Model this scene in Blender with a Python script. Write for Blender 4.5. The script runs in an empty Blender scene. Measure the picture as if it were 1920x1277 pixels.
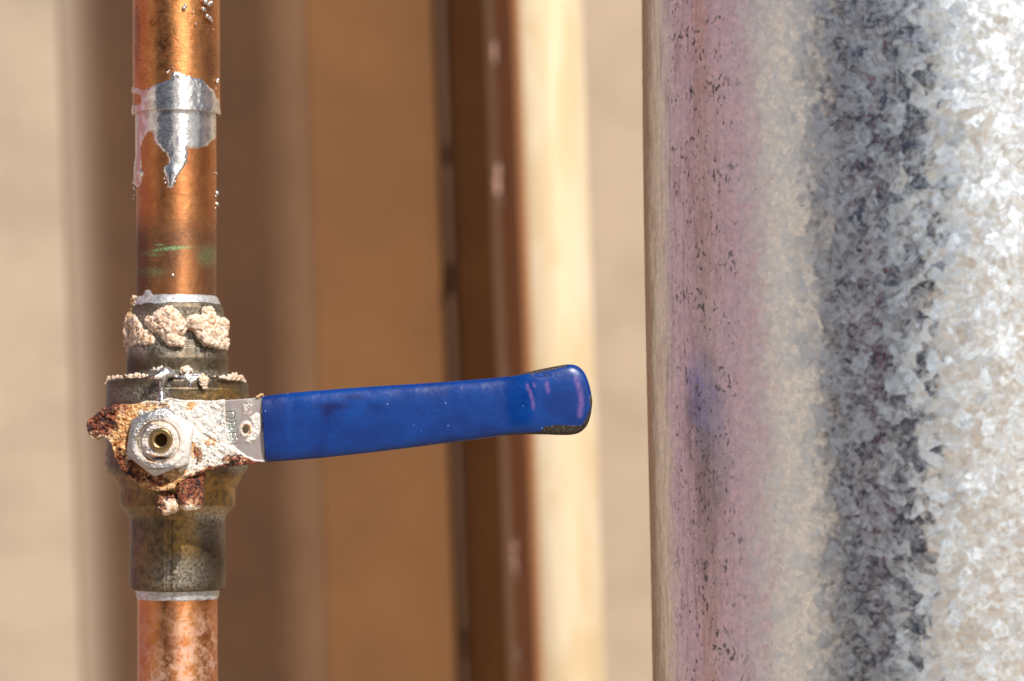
import bpy, bmesh, math
import numpy as np
from math import radians, sin, cos, tan, pi, atan2, sqrt

scene = bpy.context.scene
COL = scene.collection

# ---------------------------------------------------------------- measures
S = 0.00015          # metres per photograph pixel at the pipe's distance
D = 0.68             # camera to pipe axis
CX, HZ = 960.0, 850.0   # vanishing column, horizon row


def X(px, y=0.0):
    return (px - CX) * S * (1 + y / D)


def Z(py, y=0.0):
    return (HZ - py) * S * (1 + y / D)


# ---------------------------------------------------------------- camera
cam_data = bpy.data.cameras.new('camera')
cam_data.lens = 85
cam_data.sensor_width = 36
cam_data.clip_start = 0.02
cam_data.clip_end = 500
cam_data.shift_y = (HZ - 638.5) / 1920.0
cam_data.dof.use_dof = True
cam_data.dof.focus_distance = 0.653
cam_data.dof.aperture_fstop = 8.8
cam = bpy.data.objects.new('camera', cam_data)
cam.location = (0, -D, 0)
cam.rotation_euler = (pi / 2, 0, 0)
COL.objects.link(cam)
scene.camera = cam

# ---------------------------------------------------------------- sky, sun
SUN_AZ = radians(30)      # to the right of the camera's back
SUN_EL = radians(43)
world = bpy.data.worlds.new('World')
scene.world = world
world.use_nodes = True
wn = world.node_tree
for n in list(wn.nodes):
    wn.nodes.remove(n)
sky = wn.nodes.new('ShaderNodeTexSky')
sky.sky_type = 'NISHITA'
sky.sun_disc = False
sky.sun_elevation = SUN_EL
sky.sun_rotation = pi - SUN_AZ
sky.air_density = 1.0
sky.dust_density = 2.0
bgn = wn.nodes.new('ShaderNodeBackground')
bgn.inputs['Strength'].default_value = 0.072
won = wn.nodes.new('ShaderNodeOutputWorld')
wn.links.new(sky.outputs[0], bgn.inputs[0])
wn.links.new(bgn.outputs[0], won.inputs[0])

sun_data = bpy.data.lights.new('sun', 'SUN')
sun_data.energy = 4.9
sun_data.angle = radians(0.53)
sun_data.color = (1.0, 0.94, 0.86)
sun = bpy.data.objects.new('sun', sun_data)
sd = np.array([sin(SUN_AZ) * cos(SUN_EL), -cos(SUN_AZ) * cos(SUN_EL), sin(SUN_EL)])
from mathutils import Vector, Matrix
sun.rotation_euler = Vector(-sd).to_track_quat('-Z', 'Y').to_euler()
sun.location = (1, -2, 2)
COL.objects.link(sun)

vs = scene.view_settings
vs.view_transform = 'Standard'
vs.look = 'None'
vs.exposure = 0.1
vs.gamma = 1
scene.render.filter_size = 1.15
scene.cycles.max_bounces = 8
scene.cycles.sample_clamp_indirect = 6

# ---------------------------------------------------------------- noise
_rs = np.random.RandomState(7)
_PERM = np.concatenate([_rs.permutation(256)] * 3)
_VAL = _rs.rand(256)


def vnoise(p):
    """value noise 0..1 at points p (n,3)"""
    i = np.floor(p).astype(np.int64)
    f = p - i
    u = f * f * (3 - 2 * f)
    i &= 255
    out = 0
    for dx in (0, 1):
        wx = u[:, 0] if dx else 1 - u[:, 0]
        a = _PERM[(i[:, 0] + dx) & 255]
        for dy in (0, 1):
            wy = u[:, 1] if dy else 1 - u[:, 1]
            b = _PERM[(a + i[:, 1] + dy) & 255]
            for dz in (0, 1):
                wz = u[:, 2] if dz else 1 - u[:, 2]
                out = out + wx * wy * wz * _VAL[_PERM[(b + i[:, 2] + dz) & 255]]
    return out


def fbm(p, octaves=4, gain=0.5):
    t, a, s = 0, 1.0, 0
    p = np.asarray(p, float)
    for k in range(octaves):
        t = t + a * vnoise(p + 17.3 * k)
        s += a
        a *= gain
        p = p * 2.03
    return t / s


def fb2(px, py, size, octaves=4, seed=0.0, gain=0.5):
    """noise at pixel coordinates with features of `size` px, centred on 0, about -1..1"""
    p = np.stack([px / size + seed * 11.7, py / size - seed * 5.1, np.full_like(px, seed * 3.7)], 1)
    return (fbm(p, octaves, gain) - 0.5) * 2.6


def sstep(a, b, x):
    t = np.clip((x - a) / (b - a), 0, 1)
    return t * t * (3 - 2 * t)


def poly_sd(px, py, poly):
    """signed distance, positive inside"""
    poly = np.asarray(poly, float)
    n = len(poly)
    best = np.full(px.shape, 1e18)
    inside = np.zeros(px.shape, bool)
    for k in range(n):
        ax, ay = poly[k]
        bx, by = poly[(k + 1) % n]
        ex, ey = bx - ax, by - ay
        t = np.clip(((px - ax) * ex + (py - ay) * ey) / (ex * ex + ey * ey + 1e-12), 0, 1)
        d = (px - ax - t * ex) ** 2 + (py - ay - t * ey) ** 2
        best = np.minimum(best, d)
        cond = ((ay > py) != (by > py)) & (px < (bx - ax) * (py - ay) / (by - ay + 1e-12) + ax)
        inside ^= cond
    return np.where(inside, 1, -1) * np.sqrt(best)


def seg_d(px, py, pts):
    best = np.full(px.shape, 1e18)
    for (ax, ay), (bx, by) in zip(pts[:-1], pts[1:]):
        ex, ey = bx - ax, by - ay
        t = np.clip(((px - ax) * ex + (py - ay) * ey) / (ex * ex + ey * ey + 1e-12), 0, 1)
        best = np.minimum(best, (px - ax - t * ex) ** 2 + (py - ay - t * ey) ** 2)
    return np.sqrt(best)


def blob(px, py, cx, cy, rx, ry, soft=0.5):
    d = np.sqrt(((px - cx) / rx) ** 2 + ((py - cy) / ry) ** 2)
    return 1 - sstep(1 - soft, 1 + soft, d)


# ---------------------------------------------------------------- mesh makers
def link(name, me, mat=None, parent=None, smooth=True):
    o = bpy.data.objects.new(name, me)
    if mat:
        me.materials.append(mat)
    COL.objects.link(o)
    if parent is not None:
        o.parent = parent
    if smooth:
        me.polygons.foreach_set('use_smooth', [True] * len(me.polygons))
    return o


def np_mesh(name, V, F, attrs=None):
    me = bpy.data.meshes.new(name)
    V = np.asarray(V, np.float32)
    F = np.asarray(F, np.int32)
    me.vertices.add(len(V))
    me.vertices.foreach_set('co', V.ravel())
    k = F.shape[1]
    me.loops.add(F.size)
    me.loops.foreach_set('vertex_index', F.ravel())
    me.polygons.add(len(F))
    me.polygons.foreach_set('loop_start', np.arange(0, F.size, k, dtype=np.int32))
    me.update(calc_edges=True)
    me.validate()
    for an, av in (attrs or {}).items():
        a = me.attributes.new(an, 'FLOAT', 'POINT')
        a.data.foreach_set('value', np.asarray(av, np.float32))
    return me


def grid_faces(nu, nv, wrap_u=False):
    """vertex index = v*nu+u"""
    us = np.arange(nu if wrap_u else nu - 1)
    vs_ = np.arange(nv - 1)
    U, Vv = np.meshgrid(us, vs_)
    U2 = (U + 1) % nu
    return np.stack([Vv * nu + U, Vv * nu + U2, (Vv + 1) * nu + U2, (Vv + 1) * nu + U], -1).reshape(-1, 4)


def project(V):
    k = S * (1 + V[:, 1] / D)
    return CX + V[:, 0] / k, HZ - V[:, 2] / k


def lathe(name, cxpx, prof, mat, parent, step=1.6, disp=None, attrs=None, tilt=0.0, nth=None):
    """prof: list of (py, radius px), top to bottom. Axis at y=0."""
    pts = []
    for (y0, r0), (y1, r1) in zip(prof[:-1], prof[1:]):
        n = max(1, int(math.hypot(y1 - y0, r1 - r0) / step))
        for k in range(n):
            t = k / n
            pts.append((y0 + (y1 - y0) * t, r0 + (r1 - r0) * t))
    pts.append(prof[-1])
    pts = np.array(pts)
    nv = len(pts)
    nu = nth or int(2 * pi * pts[:, 1].max() / (step * 1.2))
    th = np.linspace(0, 2 * pi, nu, endpoint=False)
    TH, PY = np.meshgrid(th, pts[:, 0])
    _, R = np.meshgrid(th, pts[:, 1])
    TH, PY, R = TH.ravel(), PY.ravel(), R.ravel()
    if disp is not None:
        # disp gets pixel position on the visible front, theta 0 = towards camera
        R = R + disp(TH, PY, R)
    x = X(cxpx) + np.sin(TH) * R * S + (PY - 640) * S * tilt
    V = np.stack([x, -np.cos(TH) * R * S, (HZ - PY) * S], 1)
    at = {}
    if attrs:
        px, py = project(V)
        at = attrs(px, py, TH, V)
    me = np_mesh(name, V, grid_faces(nu, nv, True), at)
    return link(name, me, mat, parent)


def cyl_patch(name, cxpx, Rpx, box, hfun, mat, parent, step=1.0, attrs=None, rfun=None):
    """a raised irregular skin lying on a vertical cylinder. hfun(px,py,TH) gives height in px, <0 = absent"""
    x0, x1, y0, y1 = box
    a0 = math.asin(max(-1, min(1, (x0 - cxpx) / Rpx)))
    a1 = math.asin(max(-1, min(1, (x1 - cxpx) / Rpx)))
    nu = int((a1 - a0) * Rpx / step) + 2
    nv = int((y1 - y0) / step) + 2
    th = np.linspace(a0, a1, nu)
    TH, PY = np.meshgrid(th, np.linspace(y0, y1, nv))
    TH, PY = TH.ravel(), PY.ravel()
    Rb = np.full_like(TH, Rpx) if rfun is None else rfun(PY)
    V = np.stack([X(cxpx) + np.sin(TH) * Rb * S, -np.cos(TH) * Rb * S, (HZ - PY) * S], 1)
    px, py = project(V)
    H = hfun(px, py, TH)
    R = Rb + np.maximum(H, -1.0)
    V = np.stack([X(cxpx) + np.sin(TH) * R * S, -np.cos(TH) * R * S, (HZ - PY) * S], 1)
    F = grid_faces(nu, nv)
    keep = (H[F] > -0.6).any(1)
    F = F[keep]
    used, inv = np.unique(F, return_inverse=True)
    at = {k: v[used] for k, v in (attrs(px, py, TH) if attrs else {}).items()}
    me = np_mesh(name, V[used], inv.reshape(-1, 4), at)
    return link(name, me, mat, parent)


def relief(name, box, sdfun, y0, thick, hfun, mat, parent, step=0.8, attrs=None):
    """a plate standing upright facing the camera: outline sdfun>0, front at depth y0, relief in px towards the camera"""
    x0, x1, z0, z1 = box
    xs = np.arange(x0, x1 + step, step)
    ys = np.arange(z0, z1 + step, step)
    PX, PY = np.meshgrid(xs, ys)
    nu, nv = len(xs), len(ys)
    PX, PY = PX.ravel(), PY.ravel()
    sd_ = sdfun(PX, PY)
    H = hfun(PX, PY, sd_)
    F = grid_faces(nu, nv)
    F = F[(sd_[F] > 0).all(1)]
    k = S * (1 + y0 / D)
    # snap rim: pull outermost vertices back for a rounded edge
    yy = y0 - H * S + sstep(2.2, 0, sd_) * 2.0 * S
    V = np.stack([(PX - CX) * k, yy, (HZ - PY) * k], 1)
    used, inv = np.unique(F, return_inverse=True)
    F = inv.reshape(-1, 4)
    V = V[used]
    n = len(V)
    # boundary edges -> side wall
    E = np.concatenate([F[:, [0, 1]], F[:, [1, 2]], F[:, [2, 3]], F[:, [3, 0]]])
    key = np.sort(E, 1)
    kk = key[:, 0].astype(np.int64) * n + key[:, 1]
    _, idx, cnt = np.unique(kk, return_index=True, return_counts=True)
    B = E[idx[cnt == 1]]
    bv, binv = np.unique(B, return_inverse=True)
    binv = binv.reshape(-1, 2)
    ring1 = V[bv].copy()
    ring1[:, 1] = y0 + thick * 0.5 * S
    ring2 = V[bv].copy()
    ring2[:, 1] = y0 + thick * S
    V2 = np.concatenate([V, ring1, ring2])
    W1 = np.stack([B[:, 1], B[:, 0], n + binv[:, 0], n + binv[:, 1]], 1)
    m = len(bv)
    W2 = np.stack([n + binv[:, 1], n + binv[:, 0], n + m + binv[:, 0], n + m + binv[:, 1]], 1)
    bk = V.copy()
    bk[:, 1] = y0 + thick * S
    V2 = np.concatenate([V2, bk])
    Bk = F[:, ::-1] + n + 2 * m
    at = {}
    if attrs:
        a = attrs(PX, PY, sd_)
        for q, v in a.items():
            v = v[used]
            at[q] = np.concatenate([v, v[bv], v[bv], v])
    me = np_mesh(name, V2, np.concatenate([F, W1, W2, Bk]), at)
    return link(name, me, mat, parent)


def polar_relief(name, cx, cy, rfun, y0, thick, hfun, mat, parent, nr=60, nt=240, r_in=0.0, attrs=None, inner_depth=None):
    k = S * (1 + y0 / D)
    th = np.linspace(0, 2 * pi, nt, endpoint=False)
    ro = rfun(th)
    rows, F = [], []
    ts = np.linspace(0, 1, nr)
    P = []
    for t in ts:
        r = r_in + (ro - r_in) * t
        P.append((cx + np.sin(th) * r, cy - np.cos(th) * r, r, np.full_like(r, t)))
    px = np.concatenate([p[0] for p in P])
    py = np.concatenate([p[1] for p in P])
    rr = np.concatenate([p[2] for p in P])
    tt = np.concatenate([p[3] for p in P])
    H = hfun(px, py, rr, tt)
    V = np.stack([(px - CX) * k, y0 - H * S, (HZ - py) * k], 1)
    nrow = nr
    extra = []
    rim = V[-nt:].copy()
    for q in (0.33, 0.66, 1.0):
        w = rim.copy()
        w[:, 1] = rim[:, 1] + (y0 + thick * S - rim[:, 1]) * q
        extra.append(w)
    V = np.concatenate([V] + extra)
    nrow += 3
    F = grid_faces(nt, nrow, True)
    if inner_depth is not None:
        inn = V[:nt].copy()
        inn[:, 1] = V[:nt, 1] + inner_depth * S
        base = len(V)
        cen = inn.mean(0, keepdims=True)
        V = np.concatenate([V, inn, np.repeat(cen, nt, 0)])
        i = np.arange(nt)
        j = (i + 1) % nt
        F = np.concatenate([F, np.stack([base + i, base + j, j, i], 1),
                            np.stack([base + nt + i, base + nt + j, base + j, base + i], 1)])
    at = {}
    if attrs:
        for q, v in attrs(px, py, rr, tt).items():
            e = [v] + [v[-nt:]] * 3
            if inner_depth is not None:
                e += [v[:nt], v[:nt]]
            at[q] = np.concatenate(e)
    me = np_mesh(name, V, F, at)
    return link(name, me, mat, parent)


def ico(sub=2):
    bm = bmesh.new()
    bmesh.ops.create_icosphere(bm, subdivisions=sub, radius=1)
    V = np.array([v.co[:] for v in bm.verts])
    F = np.array([[v.index for v in f.verts] for f in bm.faces])
    bm.free()
    return V, F


ICO1, ICO2 = ico(1), ico(2)


def lumps(name, spheres, voxel, mat, parent, rough=1.0, size=5.0, smooth_it=0, seed=1.0, attrs=None, fine=0.8):
    """spheres: rows (x,y,z,r) in metres; welded into one crusty lump by a voxel remesh and roughened"""
    Vs, Fs, b = [], [], 0
    for i, (x, y, z, r) in enumerate(spheres):
        v, f = ICO2
        Vs.append(v * r * np.array([1, 1, 1]) + np.array([x, y, z]))
        Fs.append(f + b)
        b += len(v)
    me0 = np_mesh('tmp', np.concatenate(Vs), np.concatenate(Fs))
    o = bpy.data.objects.new('tmp', me0)
    COL.objects.link(o)
    m = o.modifiers.new('r', 'REMESH')
    m.mode = 'VOXEL'
    m.voxel_size = voxel * S
    m.adaptivity = 0
    if smooth_it:
        sm = o.modifiers.new('s', 'SMOOTH')
        sm.iterations = smooth_it
    dg = bpy.context.evaluated_depsgraph_get()
    me = bpy.data.meshes.new_from_object(o.evaluated_get(dg))
    bpy.data.objects.remove(o)
    bpy.data.meshes.remove(me0)
    n = len(me.vertices)
    V = np.empty(n * 3, np.float32)
    N = np.empty(n * 3, np.float32)
    me.vertices.foreach_get('co', V)
    me.vertices.foreach_get('normal', N)
    V = V.reshape(-1, 3).astype(float)
    N = N.reshape(-1, 3).astype(float)
    q = V / S / size + seed * 9.1
    d = (fbm(q, 4, 0.6) - 0.5) * 2 * rough + (fbm(q * 3.1, 3, 0.7) - 0.5) * 2 * fine * rough
    cav = fbm(q, 4, 0.6)
    V2 = V + N * d[:, None] * S
    me.vertices.foreach_set('co', V2.astype(np.float32).ravel())
    me.name = name
    at = {'cav': cav}
    if attrs:
        px, py = project(V2)
        at.update(attrs(px, py, V2))
    for an, av in at.items():
        a = me.attributes.new(an, 'FLOAT', 'POINT')
        a.data.foreach_set('value', np.asarray(av, np.float32))
    me.materials.clear()
    return link(name, me, mat, parent)


def box_mesh(name, x0, x1, y0, y1, z0, z1, mat, parent=None, bevel=0.0, seg=2):
    bm = bmesh.new()
    bmesh.ops.create_cube(bm, size=1)
    for v in bm.verts:
        v.co = ((x0 + x1) / 2 + v.co.x * (x1 - x0), (y0 + y1) / 2 + v.co.y * (y1 - y0), (z0 + z1) / 2 + v.co.z * (z1 - z0))
    if bevel:
        bmesh.ops.bevel(bm, geom=list(bm.edges), offset=bevel, segments=seg, affect='EDGES')
    me = bpy.data.meshes.new(name)
    bm.to_mesh(me)
    bm.free()
    return link(name, me, mat, parent, smooth=False)


def tag(o, label=None, cat=None, kind=None, group=None):
    if label:
        o['label'] = label
    if cat:
        o['category'] = cat
    if kind:
        o['kind'] = kind
    if group:
        o['group'] = group
    return o


def empty(name, loc, label, cat):
    o = bpy.data.objects.new(name, None)
    o.empty_display_size = 0.02
    COL.objects.link(o)
    tag(o, label, cat)
    return o


# ---------------------------------------------------------------- material helper
class M:
    def __init__(self, name):
        self.m = bpy.data.materials.new(name)
        self.m.use_nodes = True
        self.t = self.m.node_tree
        self.b = self.t.nodes['Principled BSDF']

    def L(self, a, b):
        self.t.links.new(a, b)

    def node(self, typ, **kw):
        n = self.t.nodes.new(typ)
        for k, v in kw.items():
            setattr(n, k, v)
        return n

    def setin(self, sock, v):
        if isinstance(v, bpy.types.NodeSocket):
            self.L(v, sock)
        elif v is not None:
            if sock.type == 'RGBA' and len(v) == 3:
                v = (*v, 1)
            sock.default_value = v

    def obj(self, scale=(1000, 1000, 1000), rot=(0, 0, 0)):
        c = self.node('ShaderNodeTexCoord')
        m = self.node('ShaderNodeMapping')
        self.L(c.outputs['Object'], m.inputs['Vector'])
        m.inputs['Scale'].default_value = scale
        m.inputs['Rotation'].default_value = rot
        return m.outputs[0]

    def uv(self, scale=(1, 1, 1), rot=(0, 0, 0), src=None):
        m = self.node('ShaderNodeMapping')
        if src is None:
            c = self.node('ShaderNodeUVMap')
            src = c.outputs[0]
        self.L(src, m.inputs['Vector'])
        m.inputs['Scale'].default_value = scale
        m.inputs['Rotation'].default_value = rot
        return m.outputs[0]

    def attr(self, name):
        n = self.node('ShaderNodeAttribute')
        n.attribute_name = name
        return n.outputs['Fac']

    def noise(self, v, scale, detail=4, rough=0.55, dist=0.0, color=False):
        n = self.node('ShaderNodeTexNoise')
        self.L(v, n.inputs['Vector'])
        n.inputs['Scale'].default_value = scale
        n.inputs['Detail'].default_value = detail
        n.inputs['Roughness'].default_value = rough
        n.inputs['Distortion'].default_value = dist
        return n.outputs['Color' if color else 'Fac']

    def vor(self, v, scale, feature='F1', out='Distance', rnd=1.0):
        n = self.node('ShaderNodeTexVoronoi')
        n.feature = feature
        self.setin(n.inputs['Vector'], v)
        n.inputs['Scale'].default_value = scale
        n.inputs['Randomness'].default_value = rnd
        return n.outputs[out]

    def ramp(self, f, stops, interp='LINEAR'):
        n = self.node('ShaderNodeValToRGB')
        r = n.color_ramp
        r.interpolation = interp
        while len(r.elements) < len(stops):
            r.elements.new(0.5)
        for e, (p, c) in zip(r.elements, stops):
            e.position = p
            e.color = (c, c, c, 1) if isinstance(c, (int, float)) else (*c, 1)
        self.setin(n.inputs[0], f)
        return n.outputs[0]

    def mix(self, f, a, b, mode='MIX'):
        n = self.node('ShaderNodeMix')
        n.data_type = 'RGBA'
        n.blend_type = mode
        n.clamp_factor = True
        self.setin(n.inputs[0], f)
        self.setin(n.inputs[6], a)
        self.setin(n.inputs[7], b)
        return n.outputs[2]

    def math(self, op, a, b=0.0, c=0.0, clamp=False):
        n = self.node('ShaderNodeMath', operation=op)
        n.use_clamp = clamp
        self.setin(n.inputs[0], a)
        self.setin(n.inputs[1], b)
        self.setin(n.inputs[2], c)
        return n.outputs[0]

    def mr(self, f, a, b, c=0.0, d=1.0, smooth=True):
        n = self.node('ShaderNodeMapRange')
        n.interpolation_type = 'SMOOTHSTEP' if smooth else 'LINEAR'
        self.setin(n.inputs[0], f)
        for i, v in enumerate((a, b, c, d)):
            self.setin(n.inputs[1 + i], v)
        return n.outputs[0]

    def bump(self, h, dist, strength=1.0, normal=None):
        n = self.node('ShaderNodeBump')
        n.inputs['Distance'].default_value = dist
        self.setin(n.inputs['Strength'], strength)
        self.L(h, n.inputs['Height'])
        if normal is not None:
            self.L(normal, n.inputs['Normal'])
        return n.outputs[0]

    def out(self, base=None, rough=None, metal=None, normal=None, **kw):
        self.setin(self.b.inputs['Base Color'], base)
        self.setin(self.b.inputs['Roughness'], rough)
        self.setin(self.b.inputs['Metallic'], metal)
        if normal is not None:
            self.L(normal, self.b.inputs['Normal'])
        for k, v in kw.items():
            if k == 'aniso':
                self.setin(self.b.inputs['Anisotropic'], v[0])
                self.b.inputs['Anisotropic Rotation'].default_value = v[1]
                tg = self.node('ShaderNodeTangent')
                tg.direction_type = 'RADIAL'
                tg.axis = 'Z'
                self.L(tg.outputs[0], self.b.inputs['Tangent'])
                continue
            self.setin(self.b.inputs[k.replace('_', ' ')], v)
        return self.m


# ---------------------------------------------------------------- materials
def mat_board(name, c1, c2, rough=0.85):
    m = M(name)
    v = m.obj((30, 30, 42))
    n = m.noise(v, 0.5, 5)
    f = m.noise(m.obj((300, 300, 2500)), 1.0, 3)
    base = m.mix(m.mr(n, 0.35, 0.65), c1, c2)
    base = m.mix(m.mr(f, 0.35, 0.75, 0, 0.12), base, tuple(x * 0.6 for x in c1))
    return m.out(base, rough, 0.0, m.bump(f, 0.0003, 0.5))


AR = 0.25
M_greige = mat_board('plaster_paint', (0.47, 0.375, 0.28), (0.39, 0.31, 0.23))
M_kraft = mat_board('kraft_board', (0.16, 0.068, 0.019), (0.135, 0.056, 0.015))
M_kraft2 = mat_board('dull_kraft_board', (0.155, 0.078, 0.035), (0.128, 0.063, 0.027))
M_kraft_fade = mat_board('kraft_board_lit_edge', (0.155, 0.078, 0.035), (0.128, 0.063, 0.027))
_t = M_kraft_fade.node_tree
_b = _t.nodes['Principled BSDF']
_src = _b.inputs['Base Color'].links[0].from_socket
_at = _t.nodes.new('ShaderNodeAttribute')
_at.attribute_name = 'lit_edge'  # soft change from light to shade, painted into the left edge's colour
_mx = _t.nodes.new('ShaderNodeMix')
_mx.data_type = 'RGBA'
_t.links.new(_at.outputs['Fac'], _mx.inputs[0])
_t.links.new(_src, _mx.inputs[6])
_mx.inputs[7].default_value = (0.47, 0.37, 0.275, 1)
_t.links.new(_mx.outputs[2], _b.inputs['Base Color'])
M_darkboard = mat_board('dark_stained_board', (0.36, 0.155, 0.045), (0.30, 0.125, 0.036))


def mat_wood(name, tone):
    m = M(name)
    v = m.obj((45, 45, 9), (0, 0, 0))
    w = m.noise(v, 1.0, 4, 0.6, 1.5)
    rings = m.ramp(m.noise(m.obj((90, 90, 5)), 1.0, 3, 0.6, 0.8), [(0.35, 0.0), (0.62, 1.0)])
    kn = m.vor(m.obj((16, 16, 9)), 1.0)
    base = m.mix(m.mr(w, 0.42, 0.56), tone[0], tone[1])
    base = m.mix(m.math('MULTIPLY', rings, 0.5), base, tone[2])
    base = m.mix(m.mr(kn, 0.16, 0.02), base, (0.35, 0.13, 0.03))
    return m.out(base, 0.8, 0.0, m.bump(rings, 0.0003, 0.4), Specular_IOR_Level=0.25)


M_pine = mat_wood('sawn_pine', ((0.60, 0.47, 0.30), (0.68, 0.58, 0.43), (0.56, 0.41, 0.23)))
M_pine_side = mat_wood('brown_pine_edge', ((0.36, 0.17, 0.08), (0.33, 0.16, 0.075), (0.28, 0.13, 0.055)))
M_glue = M('dried_glue').out((0.42, 0.25, 0.18), 0.5, 0.0)
_m = M('dull_conduit')
M_conduit = _m.out(_m.mix(_m.noise(_m.obj((10, 10, 14)), 1.0, 2), (0.085, 0.042, 0.022), (0.14, 0.08, 0.05)), 0.8, 0.0, Specular_IOR_Level=0.15)


def mat_copper(name, mode):
    m = M(name)
    v = m.obj()
    big = m.noise(v, 0.16, 4, 0.6, 0.6)
    med = m.noise(v, 0.55, 5, 0.65, 0.3)
    fine = m.noise(v, 1.8, 4, 0.6)
    rings = m.noise(m.obj((60, 60, 2600)), 1.0, 3, 0.6)
    scr = m.noise(m.obj((350, 350, 3800), (0.0, 0.5, 0.0)), 1.0, 3, 0.6)
    base = m.mix(m.mr(big, 0.38, 0.62), (0.50, 0.19, 0.072), (0.58, 0.255, 0.095))
    base = m.mix(m.mr(med, 0.5, 0.75, 0, 0.55), base, (0.50, 0.17, 0.06))
    rough = m.mr(med, 0.3, 0.7, 0.32, 0.50)
    metal = 1.0
    if mode == 'coupling':
        dk = m.math('MULTIPLY', m.mr(m.noise(v, 1.1, 5, 0.7), 0.56, 0.68), m.mr(m.noise(v, 0.25, 2), 0.45, 0.6))
        base = m.mix(m.math('MULTIPLY', dk, 0.8), base, (0.12, 0.045, 0.02))
        base = m.mix(m.mr(scr, 0.5, 0.75, 0, 0.35), base, (1.0, 0.62, 0.25))
    base = m.mix(m.mr(rings, 0.5, 0.75, 0, 0.5), base, (0.42, 0.17, 0.07))
    tarn = m.attr('tarnish')
    tm = m.math('MULTIPLY', tarn, m.mr(m.noise(v, 0.9, 6, 0.7), 0.3, 0.6, 0.7, 1.0))
    base = m.mix(tm, base, m.mix(m.noise(v, 0.5, 3), (0.12, 0.05, 0.023), (0.20, 0.10, 0.052)))
    green = m.math('MULTIPLY', m.attr('green'), m.mr(m.noise(m.obj((1500, 1500, 5200)), 1.0, 4, 0.7), 0.42, 0.58))
    base = m.mix(green, base, (0.20, 0.42, 0.20))
    haze = m.attr('haze')
    hz = m.math('MULTIPLY', haze, m.mr(m.noise(v, 0.28, 7, 0.75, 0.3), 0.40, 0.62))
    base = m.mix(m.math('MULTIPLY', hz, 0.75), base, (0.60, 0.43, 0.35))
    dark = m.attr('dark')
    base = m.mix(m.math('MULTIPLY', dark, m.mr(m.noise(v, 2.2, 5, 0.7), 0.38, 0.62)), base, (0.07, 0.03, 0.015))
    dull = m.math('MAXIMUM', m.math('MULTIPLY', hz, 0.65), m.math('MAXIMUM', m.math('MULTIPLY', tm, 0.5), green))
    metal = m.math('SUBTRACT', 1.0, m.math('MULTIPLY', dull, 0.8))
    rough = m.math('ADD', rough, m.math('MULTIPLY', dull, 0.3))
    h = m.math('ADD', m.math('MULTIPLY', fine, 0.3), m.math('ADD', m.math('MULTIPLY', rings, 0.25), m.math('MULTIPLY', big, 2.0)))
    return m.out(base, rough, metal, m.bump(h, 0.00012, 0.7), aniso=(0.5, AR))


M_copper_c = mat_copper('scratched_copper', 'coupling')
M_copper = mat_copper('tarnished_copper', 'pipe')

# solder
m = M('solder')
v = m.obj()
n1 = m.noise(v, 0.45, 4, 0.5)
n2 = m.noise(m.obj((900, 900, 2600), (0, 0.6, 0)), 1.0, 4, 0.6)
base = m.mix(m.mr(n1, 0.35, 0.7), (0.78, 0.77, 0.76), (0.52, 0.52, 0.54))
base = m.mix(m.math('MULTIPLY', m.attr('tint'), m.mr(n1, 0.3, 0.6)), base, (0.62, 0.42, 0.36))  # pinkish tint, strongest on the left side
h = m.math('ADD', m.math('MULTIPLY', n1, 1.0), m.math('MULTIPLY', n2, 0.4))
M_solder = m.out(base, m.mr(n2, 0.3, 0.7, 0.20, 0.40), 0.95, m.bump(h, 0.00008, 0.6), aniso=(0.8, AR))

m = M('dull_solder')
v = m.obj()
n1 = m.noise(v, 0.7, 5, 0.65)
base = m.mix(m.mr(n1, 0.35, 0.7), (0.66, 0.68, 0.70), (0.36, 0.36, 0.38))
M_solder_dull = m.out(base, 0.42, 0.6, m.bump(n1, 0.0003, 0.6))


# brass
def mat_brass(name):
    m = M(name)
    v = m.obj()
    big = m.noise(v, 0.12, 4, 0.6, 0.8)
    med = m.noise(v, 0.45, 6, 0.7, 0.4)
    fine = m.noise(v, 1.3, 6, 0.75)
    grain = m.noise(v, 2.6, 4, 0.75)
    gold = m.attr('gold')
    base = m.mix(m.mr(med, 0.35, 0.65), (0.075, 0.056, 0.040), (0.15, 0.117, 0.082))
    goldc = m.mix(m.mr(fine, 0.35, 0.65), (0.30, 0.17, 0.045), (0.42, 0.27, 0.08))
    gm = m.math('MULTIPLY', gold, m.mr(med, 0.36, 0.58, 0.25, 1))
    base = m.mix(gm, base, goldc)
    pale = m.math('MULTIPLY', m.attr('pale'), m.mr(fine, 0.40, 0.6))
    base = m.mix(pale, base, m.mix(grain, (0.40, 0.40, 0.36), (0.62, 0.62, 0.56)))
    base = m.mix(m.math('MULTIPLY', m.mr(grain, 0.56, 0.72), 0.5), base, (0.045, 0.03, 0.018))
    base = m.mix(m.math('MULTIPLY', m.mr(fine, 0.60, 0.74), 0.45), base, (0.50, 0.45, 0.36))
    dk = m.math('MULTIPLY', m.attr('dark'), m.mr(fine, 0.3, 0.6, 0.4, 1))
    base = m.mix(dk, base, (0.045, 0.028, 0.018))
    rough = m.mr(fine, 0.3, 0.7, 0.28, 0.50)
    h = m.math('ADD', m.math('MULTIPLY', fine, 0.7), m.math('MULTIPLY', grain, 0.5))
    metal = m.math('SUBTRACT', 0.85, m.math('MULTIPLY', pale, 0.4))
    return m.out(base, rough, metal, m.bump(h, 0.00016, 0.75))


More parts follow.
